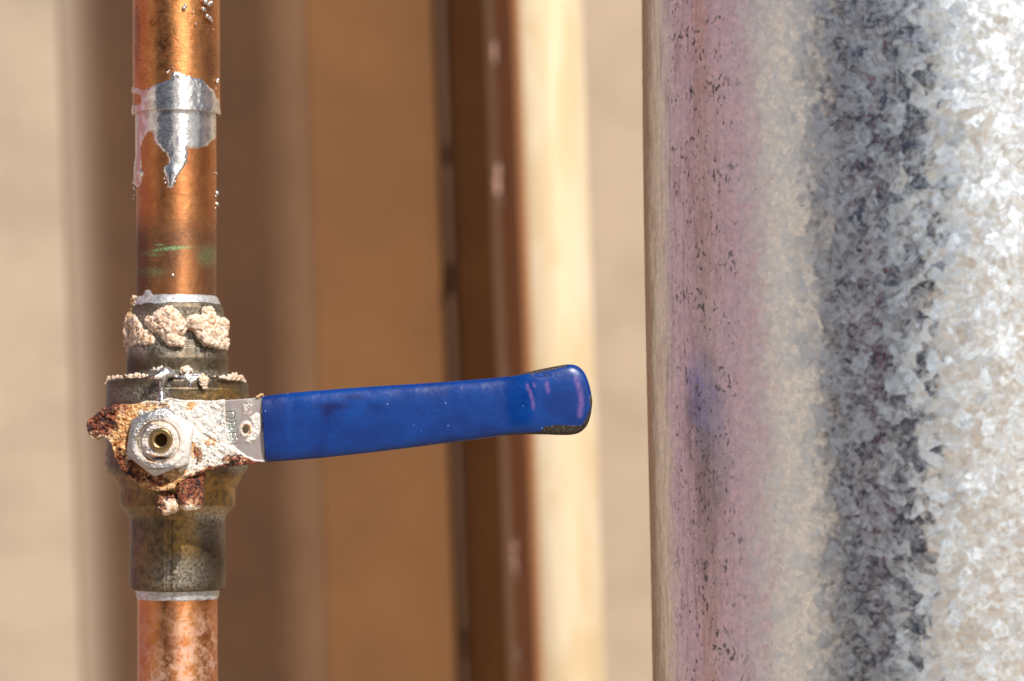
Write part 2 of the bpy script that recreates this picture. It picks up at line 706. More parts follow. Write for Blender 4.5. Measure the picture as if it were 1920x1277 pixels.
M_brass = mat_brass('weathered_brass')
m = M('bare_brass')
M_brass_bright = m.out(m.mix(m.noise(m.obj(), 1.2, 4), (0.62, 0.42, 0.18), (0.40, 0.30, 0.16)), 0.3, 1.0,
                       m.bump(m.noise(m.obj(), 4.0, 3), 0.0001, 0.5))
M_hole = M('dark_bore').out((0.05, 0.022, 0.008), 0.6, 0.4)

# cream crust
m = M('lime_crust')
v = m.obj()
n = m.noise(v, 0.8, 5, 0.65)
cav = m.attr('cav')
base = m.mix(m.mr(n, 0.38, 0.62), (0.78, 0.58, 0.43), (0.84, 0.72, 0.61))
base = m.mix(m.mr(cav, 0.48, 0.34), base, (0.50, 0.26, 0.12))
base = m.mix(m.math('MULTIPLY', m.attr('tan'), 0.8), base, (0.66, 0.40, 0.17))
M_crust = m.out(base, 0.9, 0.0, m.bump(m.noise(v, 3.5, 4, 0.7), 0.00022, 0.9), Subsurface_Weight=0.08, Subsurface_Radius=(0.001, 0.0006, 0.0004))
m = M('white_salt_crust')
v = m.obj()
M_white = m.out(m.mix(m.mr(m.noise(v, 1.1, 5, 0.7), 0.35, 0.65), (0.80, 0.78, 0.74), (0.66, 0.54, 0.42)), 0.85, 0.0,
                m.bump(m.noise(v, 3.5, 4, 0.7), 0.0002, 0.9))

# corroded handle plate: attributes rust (brown), orange, white (salt), clean (bare nickel)
m = M('corroded_plate')
v = m.obj()
n1 = m.noise(v, 0.55, 6, 0.7, 0.4)
n2 = m.noise(v, 0.62, 7, 0.78, 0.5)
n3 = m.noise(v, 0.75, 6, 0.72)
n4 = m.noise(v, 0.34, 5, 0.7, 0.6)
cream = m.mix(m.mr(n2, 0.42, 0.56), (0.60, 0.38, 0.20), (0.84, 0.78, 0.68))
grey = m.mix(m.mr(n3, 0.42, 0.58), (0.33, 0.35, 0.38), (0.70, 0.70, 0.70))
white = m.mix(m.mr(n2, 0.40, 0.52), grey, (0.78, 0.75, 0.70))
orange = m.mix(m.mr(n2, 0.42, 0.57), (0.36, 0.13, 0.03), (0.80, 0.52, 0.26))
rustc = m.mix(m.mr(n3, 0.43, 0.56), (0.02, 0.007, 0.009), (0.30, 0.085, 0.035))
rustc = m.mix(m.mr(n4, 0.54, 0.62, 0, 0.85), rustc, m.mix(m.mr(n2, 0.45, 0.55), (0.42, 0.19, 0.09), (0.70, 0.47, 0.30)))
rustc = m.mix(m.mr(n4, 0.46, 0.36, 0, 0.8), rustc, (0.035, 0.012, 0.016))


def noisy(m, a, nz, k=0.9, lo=0.35, hi=0.65):
    """attribute edge broken up by noise"""
    return m.mr(m.math('ADD', a, m.math('MULTIPLY', m.math('SUBTRACT', nz, 0.5), k)), lo, hi)


base = m.mix(noisy(m, m.attr('white'), n1), cream, white)
base = m.mix(noisy(m, m.attr('orange'), n1, 1.6), base, orange)
base = m.mix(noisy(m, m.attr('rust'), n2, 1.7), base, rustc)
base = m.mix(m.mr(m.attr('cav'), 0.42, 0.30, 0, 0.85), base, (0.22, 0.09, 0.035))
pit = m.math('MULTIPLY', m.mr(n3, 0.40, 0.33), m.mr(m.noise(v, 0.35, 3), 0.40, 0.60))
base = m.mix(m.math('MULTIPLY', pit, 0.85), base, (0.12, 0.05, 0.025))
clean = m.attr('clean')
nick = m.mix(m.mr(m.noise(v, 0.2, 3), 0.4, 0.6), (0.56, 0.47, 0.47), (0.58, 0.55, 0.52))
nick = m.mix(m.attr('teal'), nick, (0.56, 0.60, 0.58))
base = m.mix(clean, base, nick)
base = m.mix(m.attr('groove'), base, (0.16, 0.12, 0.10))
rough = m.mr(clean, 0, 1, 0.82, 0.42)
metal = m.math('MULTIPLY', clean, 0.75)
hh = m.math('ADD', m.math('MULTIPLY', n2, 1.0), m.math('MULTIPLY', n3, 0.6))
st = m.mr(clean, 0, 1, 1.0, 0.12)
M_plate = m.out(base, rough, metal, m.bump(hh, 0.0004, st))

# nut
m = M('chalky_nut_metal')
v = m.obj()
n1 = m.noise(v, 0.4, 7, 0.75, 0.8)
n2 = m.noise(v, 1.3, 6, 0.75)
wf = noisy(m, m.attr('white'), n1, 1.5)
metalc = m.mix(m.mr(n2, 0.35, 0.65), (0.30, 0.30, 0.31), (0.56, 0.56, 0.57))
wc = m.mix(m.mr(n2, 0.36, 0.62), (0.58, 0.55, 0.51), (0.76, 0.74, 0.71))
base = m.mix(wf, metalc, wc)
base = m.mix(m.math('MULTIPLY', m.attr('orange'), m.mr(n2, 0.42, 0.6)), base, (0.52, 0.28, 0.12))
base = m.mix(m.attr('dark'), base, (0.05, 0.03, 0.02))
M_nut = m.out(base, m.mr(wf, 0, 1, 0.38, 0.8), m.math('MULTIPLY', m.math('SUBTRACT', 1.0, wf), 0.85),
              m.bump(m.math('ADD', n2, m.math('MULTIPLY', n1, 0.6)), 0.00025, 0.7))

# blue vinyl
m = M('blue_vinyl')
v = m.obj()
mott = m.noise(v, 0.09, 4, 0.55, 0.5)
fine = m.noise(v, 1.4, 5, 0.65)
swirl = m.noise(m.obj((500, 500, 1100), (0, 0.7, 0)), 1.0, 5, 0.6, 1.2)
speck = m.mr(m.vor(v, 0.4), 0.075, 0.04)
sp2 = m.math('MULTIPLY', speck, m.mr(m.noise(v, 0.11, 2), 0.5, 0.62))
base = m.mix(m.mr(mott, 0.3, 0.7), (0.0, 0.022, 0.155), (0.0, 0.038, 0.225))
base = m.mix(m.mr(swirl, 0.45, 0.75, 0, 0.16), base, (0.01, 0.09, 0.36))
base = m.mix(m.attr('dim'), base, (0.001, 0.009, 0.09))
base = m.mix(m.math('MULTIPLY', m.attr('pink_mark'), m.mr(fine, 0.35, 0.6, 0.4, 1.0)), base, (0.42, 0.20, 0.50))  # pinkish purple marks near the grip's end
base = m.mix(m.math('MULTIPLY', sp2, 0.8), base, (0.5, 0.55, 0.6))
gr = noisy(m, m.attr('grit'), m.noise(v, 1.8, 5, 0.8), 1.3)
gritc = m.ramp(m.noise(v, 2.4, 4, 0.85), [(0.44, (0.015, 0.012, 0.012)), (0.56, (0.06, 0.045, 0.035)), (0.68, (0.26, 0.21, 0.17))])
base = m.mix(gr, base, gritc)
rough = m.math('ADD', m.mr(fine, 0.3, 0.7, 0.27, 0.35), m.math('MULTIPLY', gr, 0.35))
h = m.math('ADD', m.math('MULTIPLY', fine, 0.12), m.math('ADD', m.math('MULTIPLY', mott, 1.5), m.math('MULTIPLY', gr, m.noise(v, 2.4, 4, 0.85))))
M_blue = m.out(base, rough, 0.0, m.bump(h, 0.0002, 0.5), Specular_IOR_Level=0.32, Coat_Weight=0.1, Coat_Roughness=0.14)


# galvanised steel, UV in millimetres (u round the pipe from the left edge, v height)
def mat_galv():
    m = M('galvanised_steel')
    uv = m.node('ShaderNodeUVMap').outputs[0]
    u = m.node('ShaderNodeSeparateXYZ')
    m.L(uv, u.inputs[0])
    uu, vv = u.outputs[0], u.outputs[1]
    # warp
    wn_ = m.noise(uv, 0.35, 4, 0.6, 0, color=True)
    va = m.node('ShaderNodeVectorMath', operation='SUBTRACT')
    m.L(wn_, va.inputs[0])
    va.inputs[1].default_value = (0.5, 0.5, 0.5)
    vb = m.node('ShaderNodeVectorMath', operation='SCALE')
    m.L(va.outputs[0], vb.inputs[0])
    vb.inputs['Scale'].default_value = 2.0
    vc = m.node('ShaderNodeVectorMath', operation='ADD')
    m.L(uv, vc.inputs[0])
    m.L(vb.outputs[0], vc.inputs[1])
    warped = vc.outputs[0]

    def crystals(scale, stretch, fs):
        cell = m.vor(warped, scale, 'F1', 'Color')
        sp = m.node('ShaderNodeSeparateColor')
        m.L(cell, sp.inputs[0])
        ang = m.math('MULTIPLY', sp.outputs[0], 2 * pi)
        rot = m.node('ShaderNodeVectorRotate')
        rot.rotation_type = 'Z_AXIS'
        m.L(uv, rot.inputs['Vector'])
        m.L(ang, rot.inputs['Angle'])
        mp = m.node('ShaderNodeMapping')
        mp.inputs['Scale'].default_value = (fs, fs / stretch, 1)
        m.L(rot.outputs[0], mp.inputs['Vector'])
        hatch = m.noise(mp.outputs[0], 1.0, 4, 0.65, 0.25)
        return sp, hatch

    c1, h1 = crystals(0.30, 12, 3.0)
    c2, h2 = crystals(0.85, 9, 4.2)
    # smoother towards the left edge of the pipe (u small)
    zone = m.mr(uu, 40, 105, 0.12, 1.0)
    tx = m.math('ADD', m.math('MULTIPLY', m.math('SUBTRACT', c1.outputs[1], 0.5), 0.10),
                m.math('ADD', m.math('MULTIPLY', m.math('SUBTRACT', c2.outputs[1], 0.5), 0.07), m.math('MULTIPLY', m.math('SUBTRACT', h2, 0.5), 0.10)))
    ty = m.math('ADD', m.math('MULTIPLY', m.math('SUBTRACT', c1.outputs[2], 0.5), 0.10),
                m.math('ADD', m.math('MULTIPLY', m.math('SUBTRACT', c2.outputs[2], 0.5), 0.07), m.math('MULTIPLY', m.math('SUBTRACT', h1, 0.5), 0.10)))
    tx = m.math('MULTIPLY_ADD', m.math('MULTIPLY', tx, zone), 0.5, 0.5)
    ty = m.math('MULTIPLY_ADD', m.math('MULTIPLY', ty, zone), 0.5, 0.5)
    cc = m.node('ShaderNodeCombineColor')
    m.L(tx, cc.inputs[0])
    m.L(ty, cc.inputs[1])
    cc.inputs[2].default_value = 1.0
    nm = m.node('ShaderNodeNormalMap')
    nm.space = 'TANGENT'
    m.L(cc.outputs[0], nm.inputs['Color'])
    # dull white oxide in feathery patches
    patch = m.noise(uv, 0.09, 6, 0.7, 1.2)
    feather = m.math('ADD', m.math('ADD', m.math('MULTIPLY', h1, 0.36), m.math('MULTIPLY', m.math('ADD', c1.outputs[1], c2.outputs[2]), 0.26)), m.math('ADD', m.math('MULTIPLY', h2, 0.32), m.math('MULTIPLY', m.math('SUBTRACT', patch, 0.5), 0.5)))
    haze = m.mr(feather, 0.40, 0.82, 0.0, 0.75, False)
    crisp = m.math('MULTIPLY', m.mr(h1, 0.54, 0.66), m.mr(c1.outputs[1], 0.35, 0.8, 0.15, 1.0))
    crisp2 = m.math('MULTIPLY', m.mr(h2, 0.55, 0.65), m.mr(c2.outputs[2], 0.4, 0.9, 0.0, 0.8))
    ox = m.math('MAXIMUM', haze, m.math('MAXIMUM', crisp, crisp2))
    ox = m.math('MULTIPLY', ox, m.mr(uu, 25, 105, 0.14, 0.72))
    scr = None
    for sc_, an_ in ((0.9, 0.35), (0.7, -0.5), (1.1, 1.3)):
        q_ = m.noise(m.uv((sc_ * 2.6, sc_ * 0.05, 1), (0, 0, an_), src=uv), 1.0, 2, 0.5)
        l_ = m.math('MULTIPLY', m.mr(q_, 0.685, 0.72), m.mr(m.noise(uv, 0.07, 2), 0.48, 0.6))
        scr = l_ if scr is None else m.math('MAXIMUM', scr, l_)
    ox = m.math('MAXIMUM', ox, m.math('MULTIPLY', scr, 0.55))
    base = m.mix(m.mr(c2.outputs[0], 0, 1), (0.66, 0.66, 0.68), (0.80, 0.80, 0.80))
    base = m.mix(ox, base, (0.36, 0.48, 0.60))
    # dark pitting
    pv = m.uv((1.0, 0.55, 1.0), (0, 0, 0.25), src=warped)
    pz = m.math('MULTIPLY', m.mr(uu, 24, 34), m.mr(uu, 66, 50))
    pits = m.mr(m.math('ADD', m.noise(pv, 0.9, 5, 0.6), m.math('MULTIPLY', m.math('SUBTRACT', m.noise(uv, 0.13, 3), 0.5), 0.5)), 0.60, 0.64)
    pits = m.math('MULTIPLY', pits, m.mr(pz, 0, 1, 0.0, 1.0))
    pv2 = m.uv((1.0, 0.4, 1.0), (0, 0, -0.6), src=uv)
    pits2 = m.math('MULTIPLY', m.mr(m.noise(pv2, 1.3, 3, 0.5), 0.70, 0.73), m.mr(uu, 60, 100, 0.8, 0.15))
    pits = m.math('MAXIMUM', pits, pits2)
    tint = m.mr(m.noise(m.uv((1, 0.12, 1), src=uv), 0.5, 5, 0.65), 0.45, 0.7, 0, 0.3)
    base = m.mix(m.math('MULTIPLY', tint, m.mr(uu, 70, 35, 0, 1.6)), base, (0.26, 0.19, 0.14))  # streaky brown staining, also painted to darken the reflection near the left edge
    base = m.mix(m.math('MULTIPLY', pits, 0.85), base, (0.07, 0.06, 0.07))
    metal = m.math('SUBTRACT', 1.0, m.math('MULTIPLY', m.math('MAXIMUM', ox, pits), 0.55))
    rough = m.math('ADD', m.mr(h1, 0.3, 0.7, 0.15, 0.26), m.math('MULTIPLY', ox, 0.20))
    rough = m.math('ADD', rough, m.math('ADD', m.mr(uu, 115, 60, 0, 0.10), m.math('MULTIPLY', pits, 0.3)))
    lowb = m.bump(m.noise(uv, 0.05, 3, 0.5), 0.0012, 0.6, nm.outputs[0])
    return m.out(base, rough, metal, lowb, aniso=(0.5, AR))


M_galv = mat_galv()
M_pink = mat_board('pink_render', (0.56, 0.36, 0.41), (0.50, 0.34, 0.42))
M_cream = mat_board('cream_render', (0.80, 0.74, 0.64), (0.76, 0.70, 0.62))
M_backdrop = mat_board('dark_blue_paint', (0.003, 0.045, 0.13), (0.008, 0.06, 0.16), 0.6)
M_red = M('crimson_paint').out((0.85, 0.035, 0.10), 0.5)
M_orange = M('orange_colour').out((0.85, 0.28, 0.10), 0.7)
m = M('pale_gravel')
M_ground = m.out(m.mix(m.noise(m.obj((20, 20, 20)), 1.0, 6, 0.7), (0.50, 0.40, 0.30), (0.40, 0.33, 0.26)), 0.95, 0.0)

# ---------------------------------------------------------------- ground
gm = bpy.data.meshes.new('ground')
g = 120
gm.from_pydata([(-g, -g, -0.9), (g, -g, -0.9), (g, g, -0.9), (-g, g, -0.9)], [], [(0, 1, 2, 3)])
o = link('ground', gm, M_ground, smooth=False)
tag(o, kind='structure')

# ---------------------------------------------------------------- things behind the pipes
LEAN = radians(2.05)


def leaned(o, pivot_px, y):
    """turn about the view axis so that the foot leans right, as in the photo"""
    px, pz = X(pivot_px, y), Z(640, y)
    o.matrix_world = Matrix.Translation((px, 0, pz)) @ Matrix.Rotation(-LEAN, 4, 'Y') @ Matrix.Translation((-px, 0, -pz)) @ o.matrix_world


def slab(name, x0, y0, x1, y1, t, z0, z1, mat, parent=None, bevel=0.0008):
    """vertical board whose face runs in plan from (x0,y0) to (x1,y1), thickness t to the back"""
    L_ = math.hypot(x1 - x0, y1 - y0)
    o = box_mesh(name, 0, L_, 0, t, z0, z1, mat, parent, bevel)
    a = atan2(y1 - y0, x1 - x0)
    me = o.data
    me.transform(Matrix.Translation((x0, y0, 0)) @ Matrix.Rotation(a, 4, 'Z'))
    return o


# pale wall
yW = 0.46
o = box_mesh('plaster_wall', -0.42, 0.75, yW, yW + 0.02, -0.9, 1.3, M_greige)
tag(o, 'pale beige painted wall board, out of focus behind everything', 'wall')

# folded brown board
yA, yB, yC = 0.448, 0.36, 0.345
xa, xb = X(176, yA), X(592, yB)
xc = X(838, 0.405)
bb = empty('brown_board', None, 'folded brown board standing behind the copper pipe, darker left face and lighter right face', 'board')
pl = [(X(p_, y_), y_) for p_, y_ in ((126, .4604), (145, .4585), (165, .4555), (190, .451), (215, .446), (300, .4262), (400, .4035), (500, .3808), (592, .36))]
Vb = [(x_, y_, z_) for z_ in (-0.9, 0.9) for (x_, y_) in pl]
nb_ = len(pl)
Vb += [(x_, y_ + 0.003, z_) for z_ in (-0.9, 0.9) for (x_, y_) in pl]
Fb = [(k + o_, k + 1 + o_, nb_ + k + 1 + o_, nb_ + k + o_) if o_ == 0 else (nb_ + k + o_, nb_ + k + 1 + o_, k + 1 + o_, k + o_) for o_ in (0, 2 * nb_) for k in range(nb_ - 1)]
Fb += [(0, nb_, 3 * nb_, 2 * nb_), (nb_ - 1, 3 * nb_ - 1, 4 * nb_ - 1, 2 * nb_ - 1)]
fade_ = [1.0, 0.92, 0.6, 0.25, 0.05] + [0.0] * (nb_ - 5)  # painted fade from lit wall tone to shaded board
link('board_face', np_mesh('board_face', Vb, Fb, {'lit_edge': fade_ * 4}), M_kraft_fade, bb)
slab('board_face', xb + 0.0002, yB + 0.0002, xc, 0.402, 0.004, -0.9, 0.9, M_kraft, bb)
leaned(bb, 590, yB)

# deep dark board between the folded board and the stud
o = box_mesh('dark_board', X(828, 0.4055), X(1010, 0.4055), 0.4055, 0.412, -0.9, 0.9, M_darkboard)
tag(o, 'dark brown board in the gap left of the bright wooden stud', 'board')
leaned(o, 900, 0.41)

# thin conduit
bm = bmesh.new()
bmesh.ops.create_cone(bm, cap_ends=True, segments=24, radius1=0.0026, radius2=0.0026, depth=1.6)
me = bpy.data.meshes.new('conduit')
bm.to_mesh(me)
bm.free()
o = link('conduit', me, M_conduit)
o.matrix_world = Matrix.Translation((X(851, 0.399), 0.399, 0.0))
tag(o, 'thin dull mauve conduit running down the dark gap', 'conduit')
leaned(o, 852, 0.39)

# stud
yS = 0.345
st = empty('wooden_stud', None, 'bright sawn pine stud with brown shaded edge, left of the galvanised pipe', 'stud')
sx0, sx1 = X(987, yS), X(1118, yS + 0.014)
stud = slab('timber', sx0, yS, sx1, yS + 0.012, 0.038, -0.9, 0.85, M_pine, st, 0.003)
stud.data.polygons.foreach_set('use_smooth', [True] * len(stud.data.polygons))
# brown edge strip standing at the stud's left side
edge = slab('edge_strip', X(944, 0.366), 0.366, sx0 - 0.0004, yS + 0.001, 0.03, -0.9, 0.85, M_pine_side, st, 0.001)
leaned(st, 1040, yS)
for (bx, by, rx, rz) in ((930, 95, 10, 34), (928, 340, 13, 44), (938, 1045, 17, 55), (938, 1230, 10, 60), (934, 700, 7, 26)):
    y = 0.360
    rs = np.random.RandomState(int(by))
    sp = []
    for k in range(14):
        t = (k / 13 - 0.5) * 2
        sp.append((X(bx + 10 + rx * 0.6 * (t * t) + rs.randn() * 1.5 + 6, y), y + rs.rand() * 0.002, Z(by + t * rz, y), rx * 0.75 * sqrt(max(0.15, 1 - t * t)) * S * 1.4))
    lumps('glue_blob', sp, 2.5, M_glue, st, 0.8, 12, 3)

# ---------------------------------------------------------------- galvanised pipe
RP = 0.0762
ay = -0.002
a_l = math.atan((1212.5 - CX) / (D / S))
dist = (D + ay) / cos(radians(9.43))
ac = a_l + math.asin(RP / ((D + ay) / cos(a_l + 0.109)))
axx = (D + ay) * tan(ac)
nu, nv = 220, 60
z0, z1 = -0.55, 0.143
th = np.linspace(0, 2 * pi, nu + 1)
V, UV = [], []
zz = np.linspace(z0, z1, nv)
TH, ZZ = np.meshgrid(th, zz)
TH, ZZ = TH.ravel(), ZZ.ravel()
# theta 0 = the left silhouette (pointing -x), growing towards the camera side
w = 1 + 0.004 * np.sin(TH * 3 + 1.0) * np.sin(ZZ * 14 + 0.6) + 0.002 * np.sin(TH * 7 + ZZ * 31)
V = np.stack([-np.cos(TH) * RP * w, -np.sin(TH) * RP * w, ZZ], 1)
me = np_mesh('pipe_wall', V, grid_faces(nu + 1, nv))
uvl = me.uv_layers.new(name='UVMap')
li = np.empty(len(me.loops), np.int32)
me.loops.foreach_get('vertex_index', li)
uvs = np.stack([TH[li] * RP * 1000, ZZ[li] * 1000], 1).astype(np.float32)
uvl.data.foreach_set('uv', uvs.ravel())
vp = empty('vent_pipe', None, 'large galvanised steel vent pipe with spangled zinc surface filling the right side', 'metal pipe')
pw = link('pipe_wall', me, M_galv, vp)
for rz_, nm_ in ((z1, 'pipe_rim'),):
    bm = bmesh.new()
    prof = [(RP + 0.0015, -0.003), (RP + 0.0022, 0), (RP + 0.0015, 0.003), (RP - 0.001, 0.0035), (RP - 0.001, -0.003)]
    V = []
    for k in range(120):
        a = 2 * pi * k / 120
        for (r, z) in prof:
            V.append((cos(a) * r, sin(a) * r, rz_ + z))
    F = []
    for k in range(120):
        for j in range(5):
            F.append((k * 5 + j, ((k + 1) % 120) * 5 + j, ((k + 1) % 120) * 5 + (j + 1) % 5, k * 5 + (j + 1) % 5))
    bm.free()
    link(nm_, np_mesh(nm_, V, F), M_conduit, vp)
vp.matrix_world = Matrix.Translation((axx, ay, Z(640))) @ Matrix.Rotation(-radians(0.85), 4, 'Y') @ Matrix.Translation((0, 0, -Z(640)))

# ================================================================ water pipe with valve
wp = empty('water_pipe', None, 'copper water pipe with corroded brass ball valve and blue lever handle, on the left', 'water pipe')


def cop_attr(kind):
    def f(px, py, TH, V):
        z = np.zeros_like(px)
        front = np.cos(TH) > 0
        at = {'tarnish': z.copy(), 'green': z.copy(), 'haze': z.copy(), 'dark': z.copy()}
        if kind == 'mid':
            at['tarnish'] = 0.2 + sstep(380, 450, py) * (0.8 - 0.55 * blob(px, py, 355, 530, 22, 70, .5)) * (1 - 0.4 * blob(px, py, 315, 545, 25, 40, .4))
            g = blob(px, py + 0.0016 * (px - 350) ** 2 * (px < 350) * -1, 318, 464, 40, 3.6, .6) + blob(px, py, 300, 459, 10, 2, .5) + 0.6 * blob(px, py, 285, 478, 20, 3, .6) + 0.5 * blob(px, py, 285, 510, 26, 8, .6)
            g = g + 0.5 * blob(px, py, 390, 480, 20, 20, .6)
            at['green'] = np.clip(g, 0, 1)
            at['dark'] = np.clip(0.8 * blob(px, py, 263, 500, 18, 60, .5), 0, 1)
        if kind == 'low':
            right = sstep(300, 350, px)
            at['haze'] = np.clip(0.35 + 0.5 * right + 0.5 * sstep(1180, 1260, py), 0, 1) * sstep(1125, 1165, py)
            at['tarnish'] = 0.25 * blob(px, py, 320, 1170, 12, 50, .5)
        if kind == 'top':
            d = blob(px, py, 286, 43, 7, 6) + 0.9 * blob(px, py, 303, 82, 16, 14) + .7 * blob(px, py, 395, 120, 14, 30) + .8 * blob(px, py, 257, 60, 6, 60)
            at['dark'] = np.clip(d, 0, 1)
            at['tarnish'] = 0.5 * blob(px, py, 395, 110, 20, 60, .5)
        return at
    return f


R_C, R_P = 81.0, 74.5
lathe('copper_coupling', 331, [(-190, 81), (150, 81), (196, 81.6), (213, 82), (215.5, 81.2), (216, 79), (215.5, 74.0)], M_copper_c, wp,
      disp=lambda T, P, R: 0.25 * fb2(T * 80, P, 60, 2, 3), attrs=cop_attr('top'))
up = lathe('copper_pipe', 331, [(205, R_P), (590, R_P)], M_copper, wp, attrs=cop_attr('mid'))
lo = lathe('copper_pipe', 333, [(1090, R_P), (1700, R_P + 0.5)], M_copper, wp, attrs=cop_attr('low'))

# solder on the coupling
lathe('solder_rim', 331, [(203, 81.4), (206, 82.4), (212, 83), (216, 82.4), (216.6, 80), (216.2, 74)], M_solder, wp, step=1.0, attrs=lambda px, py, T, V: {'tint': sstep(300, 260, px) * 0.6 + 0.2})
P1 = [(215, 165), (258, 166), (270, 169), (280, 166), (290, 161), (303, 155), (312, 152), (322, 149), (318, 142), (326, 136), (338, 140), (344, 143),
      (356, 142), (374, 149), (386, 155), (392, 163), (400, 172), (406, 182), (445, 190), (445, 232), (215, 232), (215, 200), (256, 197), (266, 190), (264, 178), (254, 174), (215, 176)]


def h_band(px, py, TH):
    sd_ = poly_sd(px, py, P1) + 2 + 3.4 * fb2(px, py, 11, 4, 1)
    h = 2.4 * sstep(-1, 7, sd_) - 0.9 + 0.9 * fb2(px, py, 7, 3, 2) * sstep(0, 5, sd_) * (0.15 + sstep(352, 375, px))
    return np.where(py > 219, -2, h)


cyl_patch('solder_band', 331, 81.6, (250.5, 411.5, 120, 216), h_band, M_solder, wp,
          attrs=lambda px, py, T: {'tint': sstep(300, 265, px)})
P2 = [(215, 180), (440, 180), (440, 255), (404, 262), (397, 268), (380, 276), (366, 279), (352, 277), (353, 290), (350, 304), (341, 318), (333, 332),
      (324, 354), (318, 354), (313, 338), (309, 320), (314, 300), (310, 288), (298, 280), (289, 266), (283, 247), (276, 248), (268, 268), (263, 290), (263, 320),
      (268, 326), (263, 345), (256, 352), (225, 330)]


def h_drip(px, py, TH):
    sd_ = poly_sd(px, py, P2) + 4.6 * fb2(px, py, 13, 4, 14) + 1.2 * fb2(px, py, 3.5, 2, 5) * sstep(265, 280, py)
    h = 2.0 * sstep(-1, 6, sd_) - 0.8 + 0.25 * fb2(px, py, 7, 3, 6)
    h = h + 2.0 * blob(px, py, 325, 335, 10, 22, .5) * sstep(0, 3, sd_) + 3.0 * blob(px, py, 258, 325, 8, 22, .6) * sstep(-2, 2, sd_)
    return h


cyl_patch('solder_drip', 331, R_P + 0.4, (257, 405, 205, 360), h_drip, M_solder, wp,
          attrs=lambda px, py, T: {'tint': sstep(290, 262, px)})


def on_cyl(cx, R, px, py, off=0):
    """point on a vertical cylinder seen at photo column px"""
    s = max(-1, min(1, (px - cx) / R))
    th_ = math.asin(s)
    return (X(cx) + sin(th_) * (R + off) * S, -cos(th_) * (R + off) * S, (HZ - py) * S)


def beads(pts, cx, R, mat, name='solder_bead'):
    sp = []
    for (px, py, r) in pts:
        s = (px - cx) / R
        if abs(s) > 1:
            x, y, z = X(px), 0.0, (HZ - py) * S
        else:
            x, y, z = on_cyl(cx, R, px, py + 0, 0.2)
            # undo the perspective lift of the near surface
            z *= (1 + y / D)
            x = X(px, y)
        sp.append((x, y, z, r * S))
    return lumps(name, sp, 0.8, mat, wp, 0.25, 4, 1)


beads([(268, 328, 3), (272, 333, 3.2), (264, 338, 3), (281, 335, 4), (287, 331, 4.5), (292, 334, 4), (298, 336, 2.8), (303, 333, 3), (308, 335, 3), (281, 342, 2.6), (310, 343, 2.8), (328, 341, 3)],
      331, R_P, M_solder)
beads([(406, 362, 4.6), (404, 368, 2.6)], 331, R_P, M_solder)
beads([(406.5, 383, 4.4), (404, 390, 2.0)], 331, R_P, M_solder)
beads([(405, 325, 2.6)], 331, R_P, M_solder)
beads([(253, 352, 4), (252, 342, 4), (255, 334, 4)], 331, R_P, M_solder)
beads([(251, 372, 2.2), (252, 366, 1.8)], 331, R_P, M_solder)
beads([(324, 516, 3.4)], 331, R_P, M_solder)
beads([(345, 15, 4), (348, 10, 3), (385, 3, 6), (391, 8, 5), (396, 5, 4), (381, 17, 4.6), (385, 19, 3), (388, 30, 5), (393, 34, 4.4), (397, 39, 3), (367, 45, 2.4), (400, 55, 1.8), (362, 22, 1.6)],
      331, R_C, M_solder)
beads([(408, 150, 4), (407, 154, 3.5), (405, 166, 2.2), (309, 144, 1.6), (314, 136, 2.8), (317, 133, 2.2), (325, 127, 1.8), (326, 142, 3.4), (330, 140, 2.8), (334, 142, 3.2)],
      331, R_C, M_solder)

# brass valve body
GR = [(560, 78)]


def body_attr(px, py, TH, V):
    gold = (0.7 * blob(px, py, 400, 745, 60, 14, .6) + 1.0 * sstep(880, 895, py) * sstep(978, 950, py) * (0.6 + 0.4 * sstep(330, 380, px))
            + 0.75 * blob(px, py, 345, 1000, 32, 50, .6) + 0.25 * blob(px, py, 300, 1050, 60, 60, .6) + 0.5 * blob(px, py, 425, 740, 20, 30)
            + 0.06)
    pale = (0.8 * blob(px, py, 400, 965, 45, 14, .6) + 0.55 * blob(px, py, 340, 1075, 50, 30, .6) + 0.5 * blob(px, py, 450, 880, 18, 10)
            + 0.5 * blob(px, py, 255, 740, 50, 16, .6) + 0.30 * blob(px, py, 400, 1000, 40, 20, .6) + 0.04)
    dark = (0.55 * blob(px, py, 385, 1050, 45, 50, .6) + 0.7 * blob(px, py, 250, 690, 30, 20, .6) + 0.35 * sstep(270, 240, px) + 0.5 * blob(px, py, 425, 890, 25, 8))
    near = np.zeros_like(px)
    for (qx, qy, a_, b_) in ((262, 625, 34, 42), (312, 618, 46, 44), (392, 618, 44, 46), (330, 700, 120, 7), (303, 720, 16, 30)):
        near = np.maximum(near, blob(px, py, qx, qy, a_, b_, .35))
    pale = pale + 0.55 * near
    seam = np.exp(-((px - 323 - (py - 1000) * -0.01) / 1.1) ** 2) * sstep(970, 980, py)
    seam = seam + np.exp(-((py - 729 + 5 * (np.cos(TH))) / 1.0) ** 2) * 0.3
    dark = dark + seam
    return {'gold': np.clip(gold, 0, 1), 'pale': np.clip(pale, 0, 1), 'dark': np.clip(dark, 0, 1)}


def body_disp(TH, PY, R):
    d = 0.9 * fb2(TH * 110, PY, 45, 3, 8) + 0.35 * fb2(TH * 110, PY, 7, 3, 9)
    sm = np.exp(-((TH * 88 + 9.5) / 1.6) ** 2) + np.exp(-(((TH - 2 * pi) * 88 + 9.5) / 1.6) ** 2)
    d = d + np.where(PY > 965, -1.4 * sm, 0)
    # lumps on the left flank
    lf = (TH > pi)
    for yy in (852, 868, 884):
        d = d + 4 * np.exp(-((PY - yy) / 4) ** 2) * np.exp(-(((2 * pi - TH) - 1.45) / 0.12) ** 2)
    return d


